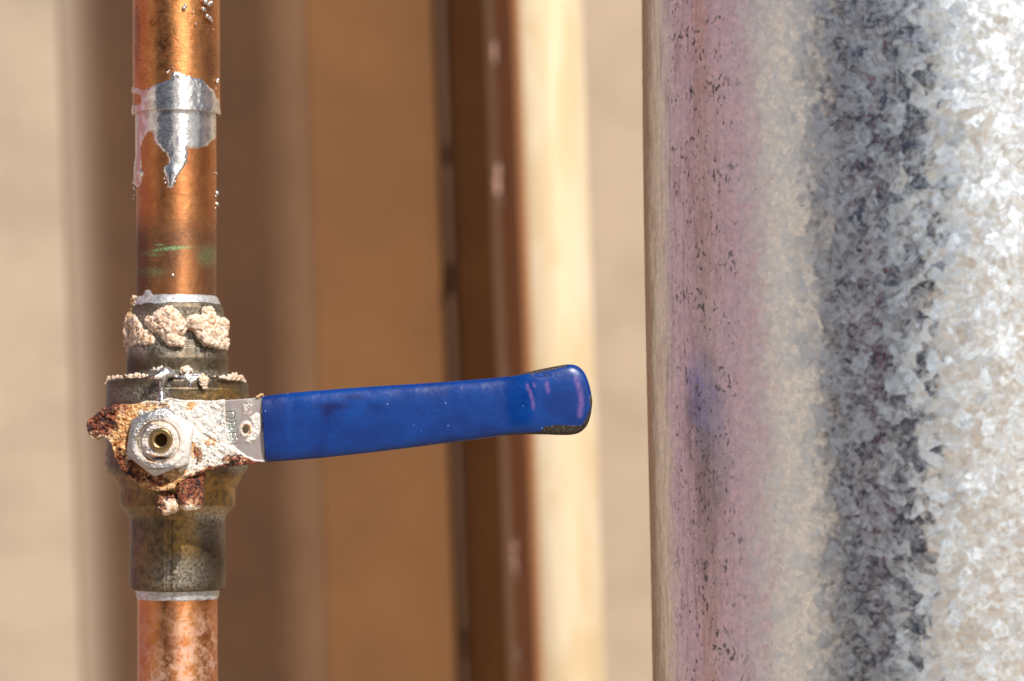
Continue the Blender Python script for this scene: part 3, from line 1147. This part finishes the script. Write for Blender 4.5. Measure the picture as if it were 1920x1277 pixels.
lathe('valve_body', 333, [(566, 75), (572, 82), (580, 85), (592, 86), (640, 87), (652, 88), (655, 91), (664, 92.5), (674, 95), (704, 95.5), (710, 97), (711, 118), (713, 128), (717, 131.5),
                          (731, 132), (732, 133), (800, 133), (868, 131), (876, 131), (880, 128.5), (914, 109), (918, 107.5), (946, 107.5), (950, 105.5), (968, 90.5), (972, 88.5), (1040, 89), (1096, 90),
                          (1102, 89), (1105, 86), (1105, 76)], M_brass, wp, step=1.5, disp=body_disp, attrs=body_attr)

# solder collars at both sockets
def ring_disp(seed, amp):
    return lambda T, P, R: amp * fb2(np.sin(T) * 60, P + np.cos(T) * 60, 14, 3, seed)


so = lathe('solder_ring', 332, [(556, 74), (560, 77), (566, 79.5), (573, 82), (579, 82.5), (582, 78)], M_solder_dull, wp, step=1.0, disp=ring_disp(3, 0.8))
lathe('solder_ring', 333, [(1103, 79), (1107, 79), (1112, 77.5), (1116, 76.6), (1121, 75.6), (1124, 73)], M_solder_dull, wp, step=1.0, disp=ring_disp(5, 1.5))
# smear of solder above the ring at the left
P3 = [(262, 580), (258, 566), (266, 552), (272, 542), (282, 542), (289, 552), (296, 559), (310, 562), (310, 575)]
cyl_patch('solder_smear', 332, R_P + 0.5, (259, 315, 536, 580),
          lambda px, py, T: 2.4 * sstep(-1, 6, poly_sd(px, py, P3) + 1.0 * fb2(px, py, 8, 3, 1)) - 0.9, M_solder_dull, wp)


# crust clumps on the neck
def clump(poly, n, cx, R, rr, seed, ext=6, off=2):
    rs = np.random.RandomState(seed)
    poly = np.array(poly, float)
    mn, mx = poly.min(0), poly.max(0)
    sp = []
    while len(sp) < n:
        q = mn + rs.rand(2) * (mx - mn)
        sd_ = poly_sd(np.array([q[0]]), np.array([q[1]]), poly)[0]
        if sd_ < 0:
            continue
        small = rs.rand() < 0.55
        r = rr * (0.55 + 0.8 * rs.rand()) * min(1, 0.5 + sd_ / 10) * (0.42 if small else 1.0)
        s = (q[0] - cx) / R
        if abs(s) >= 0.985:
            y = (rs.rand() - 0.65) * 18 * S
            x, z = X(q[0], y), Z(q[1], y)
        else:
            y = -sqrt(1 - s * s) * R * S - (off + rs.rand() * ext + (rr * 0.8 * rs.rand() if small else 0)) * S * min(1, sd_ / 7)
            x, z = X(q[0], y), Z(q[1], y)
        sp.append((x, y, z, r * S))
    return sp


def no_tan(px, py, V):
    return {'tan': np.zeros_like(px)}


def tan_left(px, py, V):
    return {'tan': sstep(255, 245, px) * sstep(600, 585, py)}


c1 = clump([(243, 585), (258, 590), (268, 606), (272, 615), (290, 628), (291, 642), (278, 648), (262, 645), (252, 655), (242, 662), (234, 645), (235, 605)], 760, 333, 86, 6.5, 1, off=4)
c1 += clump([(249, 553), (255, 556), (254, 575), (250, 588), (243, 590), (244, 570)], 60, 333, 86, 4.4, 2)
c1 += clump([(236, 588), (242, 590), (240, 600), (234, 598)], 8, 333, 86, 3, 2)
lumps('lime_crust', c1, 1.1, M_crust, wp, 1.6, 4.5, 0, 1, tan_left)
c2 = clump([(298, 580), (318, 576), (332, 583), (340, 596), (349, 605), (347, 622), (337, 628), (347, 636), (342, 648), (326, 652), (316, 645), (306, 632), (290, 622), (272, 608), (274, 596), (290, 592)], 620, 333, 86, 7, 3, off=5, ext=9)
lumps('lime_crust', c2, 1.1, M_crust, wp, 1.8, 5, 0, 2, no_tan)
c3 = clump([(382, 576), (396, 576), (402, 590), (414, 600), (418, 596), (427, 604), (425, 620), (427, 645), (423, 658), (414, 652), (398, 652), (384, 646), (370, 632), (366, 620), (352, 612), (352, 598), (366, 592), (380, 594)], 620, 333, 87, 7, 4, off=5, ext=9)
lumps('lime_crust', c3, 1.1, M_crust, wp, 1.8, 5, 0, 3, no_tan)
# crust along the collar's upper edge
c4 = clump([(197, 718), (205, 706), (225, 704), (255, 700), (275, 703), (282, 708), (260, 711), (230, 713), (210, 716), (200, 722)], 90, 333, 131, 5.2, 5, ext=2, off=-2)
lumps('lime_crust', c4, 1.0, M_crust, wp, 1.3, 4, 0, 4, no_tan)
c5 = clump([(400, 706), (430, 704), (440, 700), (443, 698), (446, 704), (458, 708), (460, 716), (440, 712), (415, 710)], 70, 333, 130, 5.0, 6, ext=2, off=-2)
lumps('lime_crust', c5, 1.0, M_crust, wp, 1.3, 4, 0, 5, no_tan)
c6 = clump([(270, 695), (285, 688), (308, 682), (309, 690), (300, 698), (285, 703), (272, 699)], 60, 333, 95, 3.6, 7, ext=3)
lumps('salt_crust', c6, 1.0, M_white, wp, 1.4, 4, 0, 6)
c7 = clump([(335, 694), (346, 686), (356, 688), (362, 694), (356, 703), (342, 704)], 50, 333, 97, 4.0, 8, ext=3)
lumps('lime_crust', c7, 1.0, M_crust, wp, 1.4, 4, 0, 7, no_tan)
c8 = clump([(372, 706), (383, 700), (391, 710), (389, 728), (382, 729), (374, 720)], 50, 333, 132, 4.0, 9, ext=2)
lumps('lime_crust', c8, 1.0, M_crust, wp, 1.4, 4, 0, 8, no_tan)
# solder spilled over the collar and its spike
P4 = [(318, 703), (332, 706), (345, 703), (372, 702), (380, 708), (370, 716), (361, 720), (358, 734), (355, 733), (352, 718), (344, 711), (330, 709)]
cyl_patch('solder_spill', 333, 132, (305, 392, 698, 740), lambda px, py, T: 3.4 * sstep(-1, 5, poly_sd(px, py, P4) + 0.8 * fb2(px, py, 6, 3, 11)) - 0.9 + 0.7 * fb2(px, py, 6, 2, 3), M_solder, wp,
          attrs=lambda px, py, T: {'tint': 0 * px})


def strip_spheres(pts, step=1.2):
    out = []
    for (a, b) in zip(pts[:-1], pts[1:]):
        a, b = np.array(a, float), np.array(b, float)
        n = max(1, int(np.linalg.norm((b - a)[:2]) / step))
        for k in range(n):
            q = a + (b - a) * k / n
            y = q[2] * S
            out.append((X(q[0], y), y, Z(q[1], y), q[3] * S))
    return out


sp = strip_spheres([(278, 709, -158, 1.0), (290, 708, -152, 6), (300, 705, -145, 10), (312, 699, -138, 12), (322, 702, -136, 8)])
sp += strip_spheres([(306, 705, -142, 10), (305, 715, -140, 8), (303, 724, -138, 4.5), (303, 736, -137, 4), (303, 744, -138, 7), (302, 752, -138, 11)])
lumps('solder_spike', sp, 1.0, M_solder, wp, 0.5, 7, 3, 3, lambda px, py, V: {'tint': sstep(305, 290, px)})

# stem boss running forward from the body to the handle
k0 = X(303, -0.022)
bm = bmesh.new()
bmesh.ops.create_cone(bm, cap_ends=True, segments=48, radius1=50 * S, radius2=46 * S, depth=0.016)
me = bpy.data.meshes.new('stem_boss')
bm.to_mesh(me)
bm.free()
me.transform(Matrix.Translation((X(303, -0.022), -0.022, Z(827, -0.022))) @ Matrix.Rotation(pi / 2, 4, 'X'))
for an in ('gold', 'pale', 'dark'):
    me.attributes.new(an, 'FLOAT', 'POINT')
link('stem_boss', me, M_brass, wp)

# ---------------------------------------------------------------- lever handle
lh = bpy.data.objects.new('lever_handle', None)
COL.objects.link(lh)
lh.parent = wp
yH = -0.0315
PLATE = [(496, 742), (470, 746), (430, 749), (400, 751), (372, 750), (345, 750), (330, 748), (318, 746), (309, 749), (300, 753), (288, 751), (275, 752), (262, 755), (255, 757), (245, 758), (235, 756), (226, 758),
         (215, 759), (207, 762), (198, 764), (190, 770), (183, 775), (174, 781), (168, 787), (165, 792), (165, 800), (168, 812), (173, 823), (180, 825), (190, 821), (199, 820), (206, 825), (211, 831), (213, 840),
         (216, 850), (219, 860), (222, 868), (226, 874), (230, 880), (234, 888), (240, 894), (247, 899), (256, 906), (264, 911), (272, 915), (285, 918), (294, 921), (306, 920), (318, 919), (328, 916), (332, 906), (340, 904),
         (352, 897), (365, 893), (378, 889), (388, 883), (400, 880), (418, 877), (440, 874), (460, 871), (480, 868), (497, 867), (499, 840), (500, 800), (498, 770)]
TAB1 = [(293, 927), (302, 923), (314, 922), (326, 924), (331, 931), (335, 938), (336, 947), (333, 957), (325, 963), (318, 964), (310, 968), (304, 967), (299, 960), (293, 957), (289, 958), (291, 948), (292, 938)]
TAB2 = [(332, 902), (340, 895), (352, 892), (366, 890), (380, 884), (384, 892), (382, 905), (379, 918), (380, 932), (381, 945), (376, 953), (364, 957), (352, 959), (344, 957), (338, 951), (335, 940), (330, 925), (328, 912)]

STROKES = [
    [(424, 774), (427, 772), (437, 772), (440, 775), (440, 782), (437, 785), (428, 785), (425, 782), (424, 774)],
    [(425, 787), (428, 792), (438, 792), (442, 789)],
    [(433, 792), (435, 803), (440, 803), (442, 796), (441, 792)],
    [(429, 797), (430, 806)],
    [(427, 812), (444, 812), (446, 806)],
    [(435, 814), (436, 822)], [(443, 814), (445, 822)],
    [(431, 833), (440, 833), (446, 831)],
]


def clean_mask(px, py):
    """bare nickel area right of column ~424, above the rust line"""
    P = [(424, 740), (502, 740), (502, 866), (478, 864), (462, 858), (448, 848), (438, 840), (432, 832), (430, 815), (425, 800), (423, 775), (422, 755)]
    return sstep(-1.5, 2.0, poly_sd(px, py, P) + 1.2 * fb2(px, py, 6, 3, 2))


def ridge(px, py, size, seed):
    return 1 - np.abs(fb2(px, py, size, 3, seed))


def plate_sd(px, py):
    sd_ = poly_sd(px, py, PLATE)
    rough = 1 - sstep(415, 440, px) * sstep(870, 850, py)
    sd_ = sd_ + rough * (1.6 * fb2(px, py, 9, 3, 1) + 1.0 * fb2(px, py, 3.2, 2, 2))
    hole = np.hypot((px - 460) / 0.75, py - 806) - 6.2
    return np.minimum(sd_, hole)


def plate_h(px, py, sd_):
    cl = clean_mask(px, py)
    crust = 1 - cl
    # crust gets thick to the left and low along the edge
    h = crust * (6 + 4.0 * fb2(px, py, 22, 4, 3) + (4.8 - 2.6 * sstep(310, 345, px)) * np.maximum(-0.5, fb2(px, py, 7.5, 4, 4, 0.6)) + (1.8 - 1.1 * sstep(310, 345, px)) * fb2(px, py, 3.2, 2, 5))
    tip = sstep(262, 225, px)
    h = h + tip * (7 + 7 * fb2(px, py, 16, 4, 6) + 5 * ridge(px, py, 9, 7))
    # diagonal ridges in the salt between nut and clean metal
    dg = (px * 0.62 + py * -0.78)
    reg = blob(px, py, 405, 835, 50, 45, .5)
    ua, ub = px * 0.78 + py * 0.62, px * 0.62 - py * 0.78
    h = h + reg * 3.4 * (1 - np.abs(fb2(ua * 0.22, ub, 6.5, 4, 8))) * crust - reg * 2
    vr = blob(px, py, 405, 790, 22, 40, .5)
    h = h + vr * 3.0 * (1 - np.abs(fb2(px + 0.2 * py, py * 0.3, 5.5, 4, 9))) * crust - vr * 2
    # crusted rim round the rivet hole
    rr = np.hypot((px - 461) / 0.85, py - 806)
    h = h + 4.0 * np.exp(-((rr - 11) / 3.4) ** 2) * (1 + 0.35 * fb2(px, py, 5, 3, 1))
    side = sstep(-2, 3, poly_sd(px, py, [(468, 782), (478, 776), (488, 776), (493, 786), (491, 805), (486, 816), (478, 826), (466, 832), (459, 828), (470, 815), (474, 800)]) + 1.5 * fb2(px, py, 5, 3, 6))
    h = h + side * (3.0 + 1.8 * fb2(px, py, 4.5, 4, 3, 0.65))
    st_ = blob(px, py, 464, 765, 9, 16, .5)
    h = h + st_ * (0.5 + 0.6 * fb2(px, py, 3, 3, 2))
    for s_ in STROKES:
        h = h - 1.6 * sstep(1.7, 0.3, seg_d(px, py, s_))
    return h


def plate_attr(px, py, sd_):
    cl = clean_mask(px, py)
    rr = np.hypot((px - 461) / 0.85, py - 806)
    rim = np.exp(-((rr - 10) / 4.5) ** 2)
    side = sstep(-2, 2, poly_sd(px, py, [(468, 782), (478, 776), (488, 776), (493, 786), (491, 805), (486, 816), (478, 826), (466, 832), (459, 828), (470, 815), (474, 800)]) + 1.5 * fb2(px, py, 5, 3, 6))
    streak = blob(px, py, 464, 765, 8, 16, .5) * sstep(-0.2, 0.5, fb2(px, py, 3.5, 3, 2))
    cl2 = cl * (1 - np.clip(1.3 * rim + 0.85 * side + 0.7 * streak, 0, 1))
    groove = np.zeros_like(px)
    for s_ in STROKES:
        groove = np.maximum(groove, 0.75 * sstep(1.5, 0.4, seg_d(px, py, s_)))
    inhole = sstep(8.5, 6.5, np.hypot((px - 460) / 0.75, py - 806))
    groove = np.maximum(groove, inhole)
    line = np.exp(-((px - 424) / 1.2) ** 2) * blob(px, py, 424, 770, 5, 22, .4)
    groove = np.maximum(groove, 0.7 * line)
    white = np.clip(0.5 + 0.45 * blob(px, py, 214, 830, 10, 22, .5) + 0.6 * blob(px, py, 375, 800, 60, 60, .6) + side * .8 - sstep(270, 230, px) * .5 - 0.5 * sstep(870, 895, py), 0, 1)
    orange = np.clip(0.95 * blob(px, py, 232, 800, 30, 40, .6) + 0.75 * blob(px, py, 285, 900, 70, 22, .6) + 0.55 * blob(px, py, 360, 842, 14, 18, .5)
                     + 0.55 * blob(px, py, 270, 762, 50, 8, .6) + 0.5 * blob(px, py, 356, 762, 16, 8, .5) + 0.5 * blob(px, py, 395, 828, 12, 10) + 0.5 * blob(px, py, 225, 850, 16, 40)
                     + 0.4 * rim + 0.1, 0, 1)
    rust = np.clip(0.85 * blob(px, py, 190, 795, 32, 26, .5) + 0.35 * blob(px, py, 250, 885, 40, 26, .6) + 0.6 * blob(px, py, 222, 765, 26, 12, .6) + 0.85 * sstep(10, 2, poly_sd(px, py, PLATE)) * sstep(850, 866, py) * sstep(330, 380, px)
                   + 0.5 * blob(px, py, 452, 862, 40, 9, .6) + 0.6 * blob(px, py, 305, 900, 22, 10, .6) + 0.35 * blob(px, py, 240, 885, 30, 25, .6) + 0.5 * blob(px, py, 372, 855, 8, 16)
                   + 0.4 * blob(px, py, 224, 855, 8, 30) + 0.12, 0, 1) * (1 - cl)
    rust = np.clip(rust + 0.42 * (rust > 0.05) * fb2(px, py, 11, 4, 21, 0.6), 0, 1)
    white = np.clip(white + 0.5 * fb2(px * 1.0, py, 9, 4, 22, 0.6), 0, 1) * (1 - cl) + cl * white
    orange = np.clip(orange + 0.3 * fb2(px, py, 10, 4, 23, 0.6), 0, 1)
    teal = sstep(455, 435, px + 0.25 * (py - 800)) * blob(px, py, 440, 820, 20, 45, .5)
    cav = 0.5 + 0.25 * fb2(px, py, 6.5, 4, 4, 0.6)
    return {'clean': cl2, 'white': white, 'orange': orange, 'rust': rust, 'groove': groove, 'teal': teal, 'cav': np.where(cl > 0.5, 0.5, cav)}


plate = relief('handle_plate', (158, 504, 738, 926), plate_sd, yH, 14, plate_h, M_plate, lh, step=0.9, attrs=plate_attr)


# plain disc behind the rivet hole so that it reads as a crusted blind hole
def tab_part(poly, seed, yt, rusty, box):
    def sdf(px, py):
        return poly_sd(px, py, poly) + 1.2 * fb2(px, py, 7, 3, seed) + 0.8 * fb2(px, py, 3, 2, seed + 1)

    def hf(px, py, sd_):
        return 7 * sstep(0, 9, sd_) + 3.4 * fb2(px, py, 12, 4, seed) + 2.4 * ridge(px, py, 7, seed + 2) + 0.9 * fb2(px, py, 2.6, 2, seed + 3)

    def at(px, py, sd_):
        z = np.zeros_like(px)
        if rusty:
            r = np.clip(0.95 - 0.75 * sstep(938, 952, py) - 0.3 * blob(px, py, 345, 905, 12, 14) + 0.45 * fb2(px, py, 9, 4, 31, 0.6), 0, 1)
            return {'clean': z, 'white': z + .3, 'orange': z + .35, 'rust': r, 'groove': z, 'teal': z, 'cav': z + .5}
        r = np.clip(0.65 - 0.6 * sstep(305, 322, px) * sstep(932, 942, py) + 0.5 * fb2(px, py, 8, 4, 32, 0.6), 0, 1)
        return {'clean': z, 'white': z + .35, 'orange': z + .35, 'rust': r, 'groove': z, 'teal': z, 'cav': z + .5}

    return relief('stop_tab', box, sdf, yt, 24, hf, M_plate, lh, step=0.9, attrs=at)


tab_part(TAB1, 3, yH + 0.0022, False, (284, 342, 918, 972))
tab_part(TAB2, 6, yH + 0.0008, True, (324, 390, 880, 964))

# blue grip
top = np.array([(492, 743), (520, 739), (560, 735), (620, 730), (700, 724), (780, 719), (850, 714), (910, 709), (950, 705), (980, 699), (1010, 692), (1040, 686), (1062, 682), (1076, 681), (1088, 686), (1098, 697), (1105, 715), (1110, 735), (1112, 752)])
bot = np.array([(499, 866), (520, 865), (560, 862), (600, 859), (700, 848), (780, 838), (850, 829), (900, 823), (940, 817), (980, 814), (1020, 814.5), (1060, 816), (1078, 815), (1090, 811), (1100, 802), (1106, 790), (1109, 778), (1111, 766), (1112, 752)])
# resample both by arc length parameter
def resample(P, n, warp):
    d = np.concatenate([[0], np.cumsum(np.hypot(*np.diff(P, axis=0).T))])
    d /= d[-1]
    # smooth the outline a little
    t = warp(np.linspace(0, 1, n))
    return np.stack([np.interp(t, d, P[:, 0]), np.interp(t, d, P[:, 1])], 1)


def smooth_curve(P, it=30):
    P = P.copy()
    for _ in range(it):
        P[1:-1] = 0.5 * P[1:-1] + 0.25 * (P[:-2] + P[2:])
    return P


N = 460
warp = lambda t: t
T_ = smooth_curve(resample(top, N, warp), 60)
B_ = smooth_curve(resample(bot, N, warp), 60)
NC = 96
rows = []
t_half = 17.0       # half thickness px
ex = 3.0
V, at_dim, at_grit, at_sc = [], [], [], []
ph = np.linspace(0, 2 * pi, NC, endpoint=False)
cs, sn = np.cos(ph), np.sin(ph)
ca = np.sign(cs) * np.abs(cs) ** (2 / 2.7)
sa = np.sign(sn) * np.abs(sn) ** (2 / 2.2)
Pxs, Pys, Dep = [], [], []
for k in range(N):
    a, b = T_[k], B_[k]
    mid = (a + b) / 2
    hw = (a - b) / 2      # vector to the top
    hl = np.hypot(*hw)
    frac = min(1.0, hl / 55.0)
    th_ = t_half * sqrt(max(0.0, 1 - (1 - frac) ** 2.6))
    u = mid[0]
    dep = 0.07 * (u - 500) - 10 * sstep(940, 1010, u) + 3 * sstep(1060, 1112, u)  # small outward kick of the end
    px = mid[0] + hw[0] * ca
    py = mid[1] + hw[1] * ca
    Pxs.append(px)
    Pys.append(py)
    # front is -y; slightly hollow front face
    face = th_ * sa
    Dep.append(dep - face)
Pxs, Pys, Dep = np.array(Pxs), np.array(Pys), np.array(Dep)
# sign: sa>0 -> toward the camera
yG = yH + 0.0008
PXf, PYf = Pxs.ravel(), Pys.ravel()
Y = yG + Dep.ravel() * S
nz = 0.7 * fb2(PXf, PYf, 60, 3, 3) + 0.25 * fb2(PXf, PYf, 14, 3, 5)
front = np.tile(sa > 0, N)
Y = Y - nz * S * front
# dents near the end's upper edge
Y = Y + 2.2 * S * blob(PXf, PYf, 1012, 702, 16, 4.5, .6) * front
kf = S * (1 + yG / D)
V = np.stack([(PXf - CX) * kf, Y, (HZ - PYf) * kf], 1)
F = grid_faces(NC, N, True)
# close the mouth with a lip turned inward
lip = V[:NC].copy()
c0 = lip.mean(0)
lip1 = c0 + (lip - c0) * 0.93
lip1[:, 0] += 3 * S
lip2 = c0 + (lip - c0) * 0.80
lip2[:, 0] += 14 * S
lip3 = np.repeat(c0[None] + np.array([[14 * S, 0, 0]]), NC, 0)
base = len(V)
V = np.concatenate([V, lip1, lip2, lip3])
i = np.arange(NC)
j = (i + 1) % NC
F = np.concatenate([F, np.stack([base + i, base + j, j, i], 1), np.stack([base + NC + i, base + NC + j, base + j, base + i], 1),
                    np.stack([base + 2 * NC + i, base + 2 * NC + j, base + NC + j, base + NC + i], 1)])
px, py = np.concatenate([PXf, np.tile(PXf[:NC], 3)]), np.concatenate([PYf, np.tile(PYf[:NC], 3)])
GB = [(940, 825), (950, 814), (1000, 811), (1015, 808), (1022, 799), (1050, 796), (1075, 798), (1092, 797), (1102, 780), (1107, 765), (1120, 765), (1112, 825)]
GT = [(955, 706), (985, 701), (1015, 697), (1040, 692), (1062, 686), (1070, 679), (1040, 675), (955, 690)]
GR_ = [(1106, 742), (1118, 740), (1118, 765), (1107, 762)]
grit = np.clip(0.5 + 0.16 * np.maximum(np.maximum(poly_sd(px, py, GB), poly_sd(px, py, GT)), poly_sd(px, py, GR_)), 0, 1)
ring = np.exp(-((np.hypot((px - 1012) / 3.2, py - 703) - 4.5) / 1.3) ** 2)
grit = np.maximum(grit, 0.55 * ring)
sc = np.zeros_like(px)
for pts, w_ in (([(988, 722), (994, 735), (999, 752), (1000, 764)], 2.6), ([(1025, 718), (1028, 733)], 3), ([(1081, 710), (1087, 728), (1091, 750), (1088, 778)], 4.0), ([(1001, 720), (1003, 724)], 2)):
    sc = np.maximum(sc, 0.33 * sstep(w_ * 2.2, 0.0, seg_d(px, py, pts)))
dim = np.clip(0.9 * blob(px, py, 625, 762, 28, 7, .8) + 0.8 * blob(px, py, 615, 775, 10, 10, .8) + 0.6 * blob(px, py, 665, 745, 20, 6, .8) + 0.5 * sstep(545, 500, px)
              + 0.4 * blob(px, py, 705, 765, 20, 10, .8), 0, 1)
fr = np.concatenate([front, np.zeros(3 * NC, bool)])
me = np_mesh('grip', V, F, {'grit': grit, 'pink_mark': sc * fr, 'dim': dim})
tag(link('grip', me, M_blue, lh), 'blue vinyl grip with rubbed grey end')

# crumbs of rust at the grip's mouth
lumps('rust_crumb', strip_spheres([(482, 744, yH / S - 2, 2.2), (488, 741, yH / S - 2, 2.6), (494, 739, yH / S - 4, 2.0)], 2), 0.9, M_crust, lh, 1.3, 4, 0, 2,
      lambda px, py, V: {'tan': np.ones_like(px)})
# ---------------------------------------------------------------- hex nut, washer ring and stem
nb = bpy.data.objects.new('handle_nut', None)
COL.objects.link(nb)
nb.parent = wp
HR = 67.0
hex0 = radians(8.6)


def hex_r(th):
    a = (th - hex0) % (pi / 3)
    return HR * cos(pi / 6) / np.cos(a - pi / 6)


yN = yH - 0.0012
hexH = 30


def nut_h(px, py, r, t):
    cham = np.maximum(0, r - 50) * 0.62
    h = hexH - cham
    h = h + 1.0 * fb2(px, py, 12, 4, 2) + 0.5 * fb2(px, py, 4, 3, 3)
    # chalk build-up, heavier to the right
    h = h + (1.5 * sstep(315, 350, px) + 0.5) * np.maximum(0, fb2(px, py, 8, 4, 5)) * sstep(64, 50, r)
    h = h - 2 * sstep(0.96, 1.0, t)
    # dished seat round the stem
    h = h - 3.0 * sstep(41, 37, r)
    return h


def nut_attr(px, py, r, t):
    w = np.clip(0.18 + 0.75 * sstep(300, 350, px) + 0.35 * np.exp(-((r - 43) / 6) ** 2) - 0.5 * blob(px, py, 262, 790, 22, 30) - 0.45 * blob(px, py, 300, 880, 40, 12, .6) - 0.5 * blob(px, py, 318, 770, 18, 10), 0, 1)
    og = np.clip(np.exp(-((r - 39) / 3.0) ** 2) * 0.9 + 0.5 * blob(px, py, 285, 868, 20, 10), 0, 1)
    dk = np.clip(blob(px, py, 305, 859, 14, 2.2, .5) + 0.8 * blob(px, py, 300, 878, 22, 1.6, .5) * 0.6 + 0.6 * np.exp(-((r - 38.5) / 0.9) ** 2) * sstep(-0.2, 0.6, fb2(px, py, 10, 2, 3)), 0, 1)
    return {'white': w, 'orange': og, 'dark': dk}


polar_relief('hex_nut', 302, 828, hex_r, yN, 10, nut_h, M_nut, nb, nr=80, nt=300, r_in=20, attrs=nut_attr)


def stem_h(px, py, r, t):
    h = 36 - 7 * sstep(30, 36, r) + 2.4 * fb2(px, py, 9, 4, 7) * sstep(20, 26, r) + 1.0 * fb2(px, py, 3.5, 3, 8)
    return h - 10 * blob(px, py, 307, 859, 16, 3, .4)


def stem_attr(px, py, r, t):
    w = np.clip(0.6 - 0.8 * blob(px, py, 284, 808, 12, 12) - 0.5 * blob(px, py, 285, 845, 12, 8), 0, 1)
    og = np.clip(0.5 * blob(px, py, 305, 792, 22, 6) + 0.8 * blob(px, py, 298, 855, 14, 6) + .3, 0, 1)
    dk = 0.9 * blob(px, py, 307, 859, 14, 2.5, .5)
    return {'white': w, 'orange': og, 'dark': dk}


polar_relief('stem', 303, 827, lambda th: 37 + 1.0 * np.sin(3 * th + 1), yN, 0, stem_h, M_nut, nb, nr=40, nt=200, r_in=17, attrs=stem_attr)
polar_relief('brass_bush', 307, 825, lambda th: 22.5 + 0 * th, yN, 0, lambda px, py, r, t: 41 - 2.5 * (t < 0.15) - 2.5 * sstep(0.75, 1.0, t), M_brass_bright, nb, nr=14, nt=96, r_in=12.5, inner_depth=34)
polar_relief('bore', 304.5, 825, lambda th: 12.8 + 0 * th, yN, 0, lambda px, py, r, t: 8 + 0 * r, M_hole, nb, nr=4, nt=48, r_in=0.2)

# ---------------------------------------------------------------- added unseen surroundings, made up for the bands mirrored in the metal
def refl(name, x0, x1, y0, y1, z0, z1, mat, label, cat):
    o = box_mesh(name, x0, x1, y0, y1, z0, z1, mat, None, 0.004)
    tag(o, label, cat)
    return o


refl('added_pink_wall', -1.75, -1.6, -0.42, 1.6, -0.9, 1.4, M_pink, 'added unseen pink rendered wall beyond the left edge, mirrored as the pink band in the galvanised pipe', 'wall')  # added out of view to put the pink band in the reflection
backdrop = empty('added_backdrop', None, 'added unseen dark blue board fence behind the viewer, mirrored as the dark band in the galvanised pipe', 'backdrop')  # boards added out of view for the dark reflected band
FA, FB = np.array([-1.62, -1.47]), np.array([-0.20, -2.1])
nB = 14
for k in range(nB):
    a = FA + (FB - FA) * k / nB
    b = FA + (FB - FA) * (k + 0.97) / nB
    slab('board', a[0], a[1], b[0], b[1], 0.02, -0.88, 0.75, M_backdrop, backdrop, 0.002)
fd = (FB - FA) / np.linalg.norm(FB - FA)
nrm = np.array([fd[1], -fd[0]])
for (t, w_, za, zb, mt, nm) in ((0.48, 0.13, -0.10, 0.13, M_red, 'added_red_patch'), (0.06, 0.07, 0.16, 0.45, M_orange, 'added_orange_patch')):  # added patches for red and orange streaks in the reflection
    a = FA + (FB - FA) * t - nrm * 0.03
    b = a + fd * w_
    slab(nm, a[0] - nrm[0] * 0.006, a[1] - nrm[1] * 0.006, b[0] - nrm[0] * 0.006, b[1] - nrm[1] * 0.006, 0.005, za, zb, mt, backdrop, 0.001)
o = slab('added_cream_wall', -2.6, -2.35, -2.6, -0.75, 0.12, -0.9, 1.3, M_cream, None)  # added out of view for the pale reflected band
tag(o, 'added unseen cream wall beyond the left edge, mirrored as the pale band beside the pink in the galvanised pipe', 'wall')
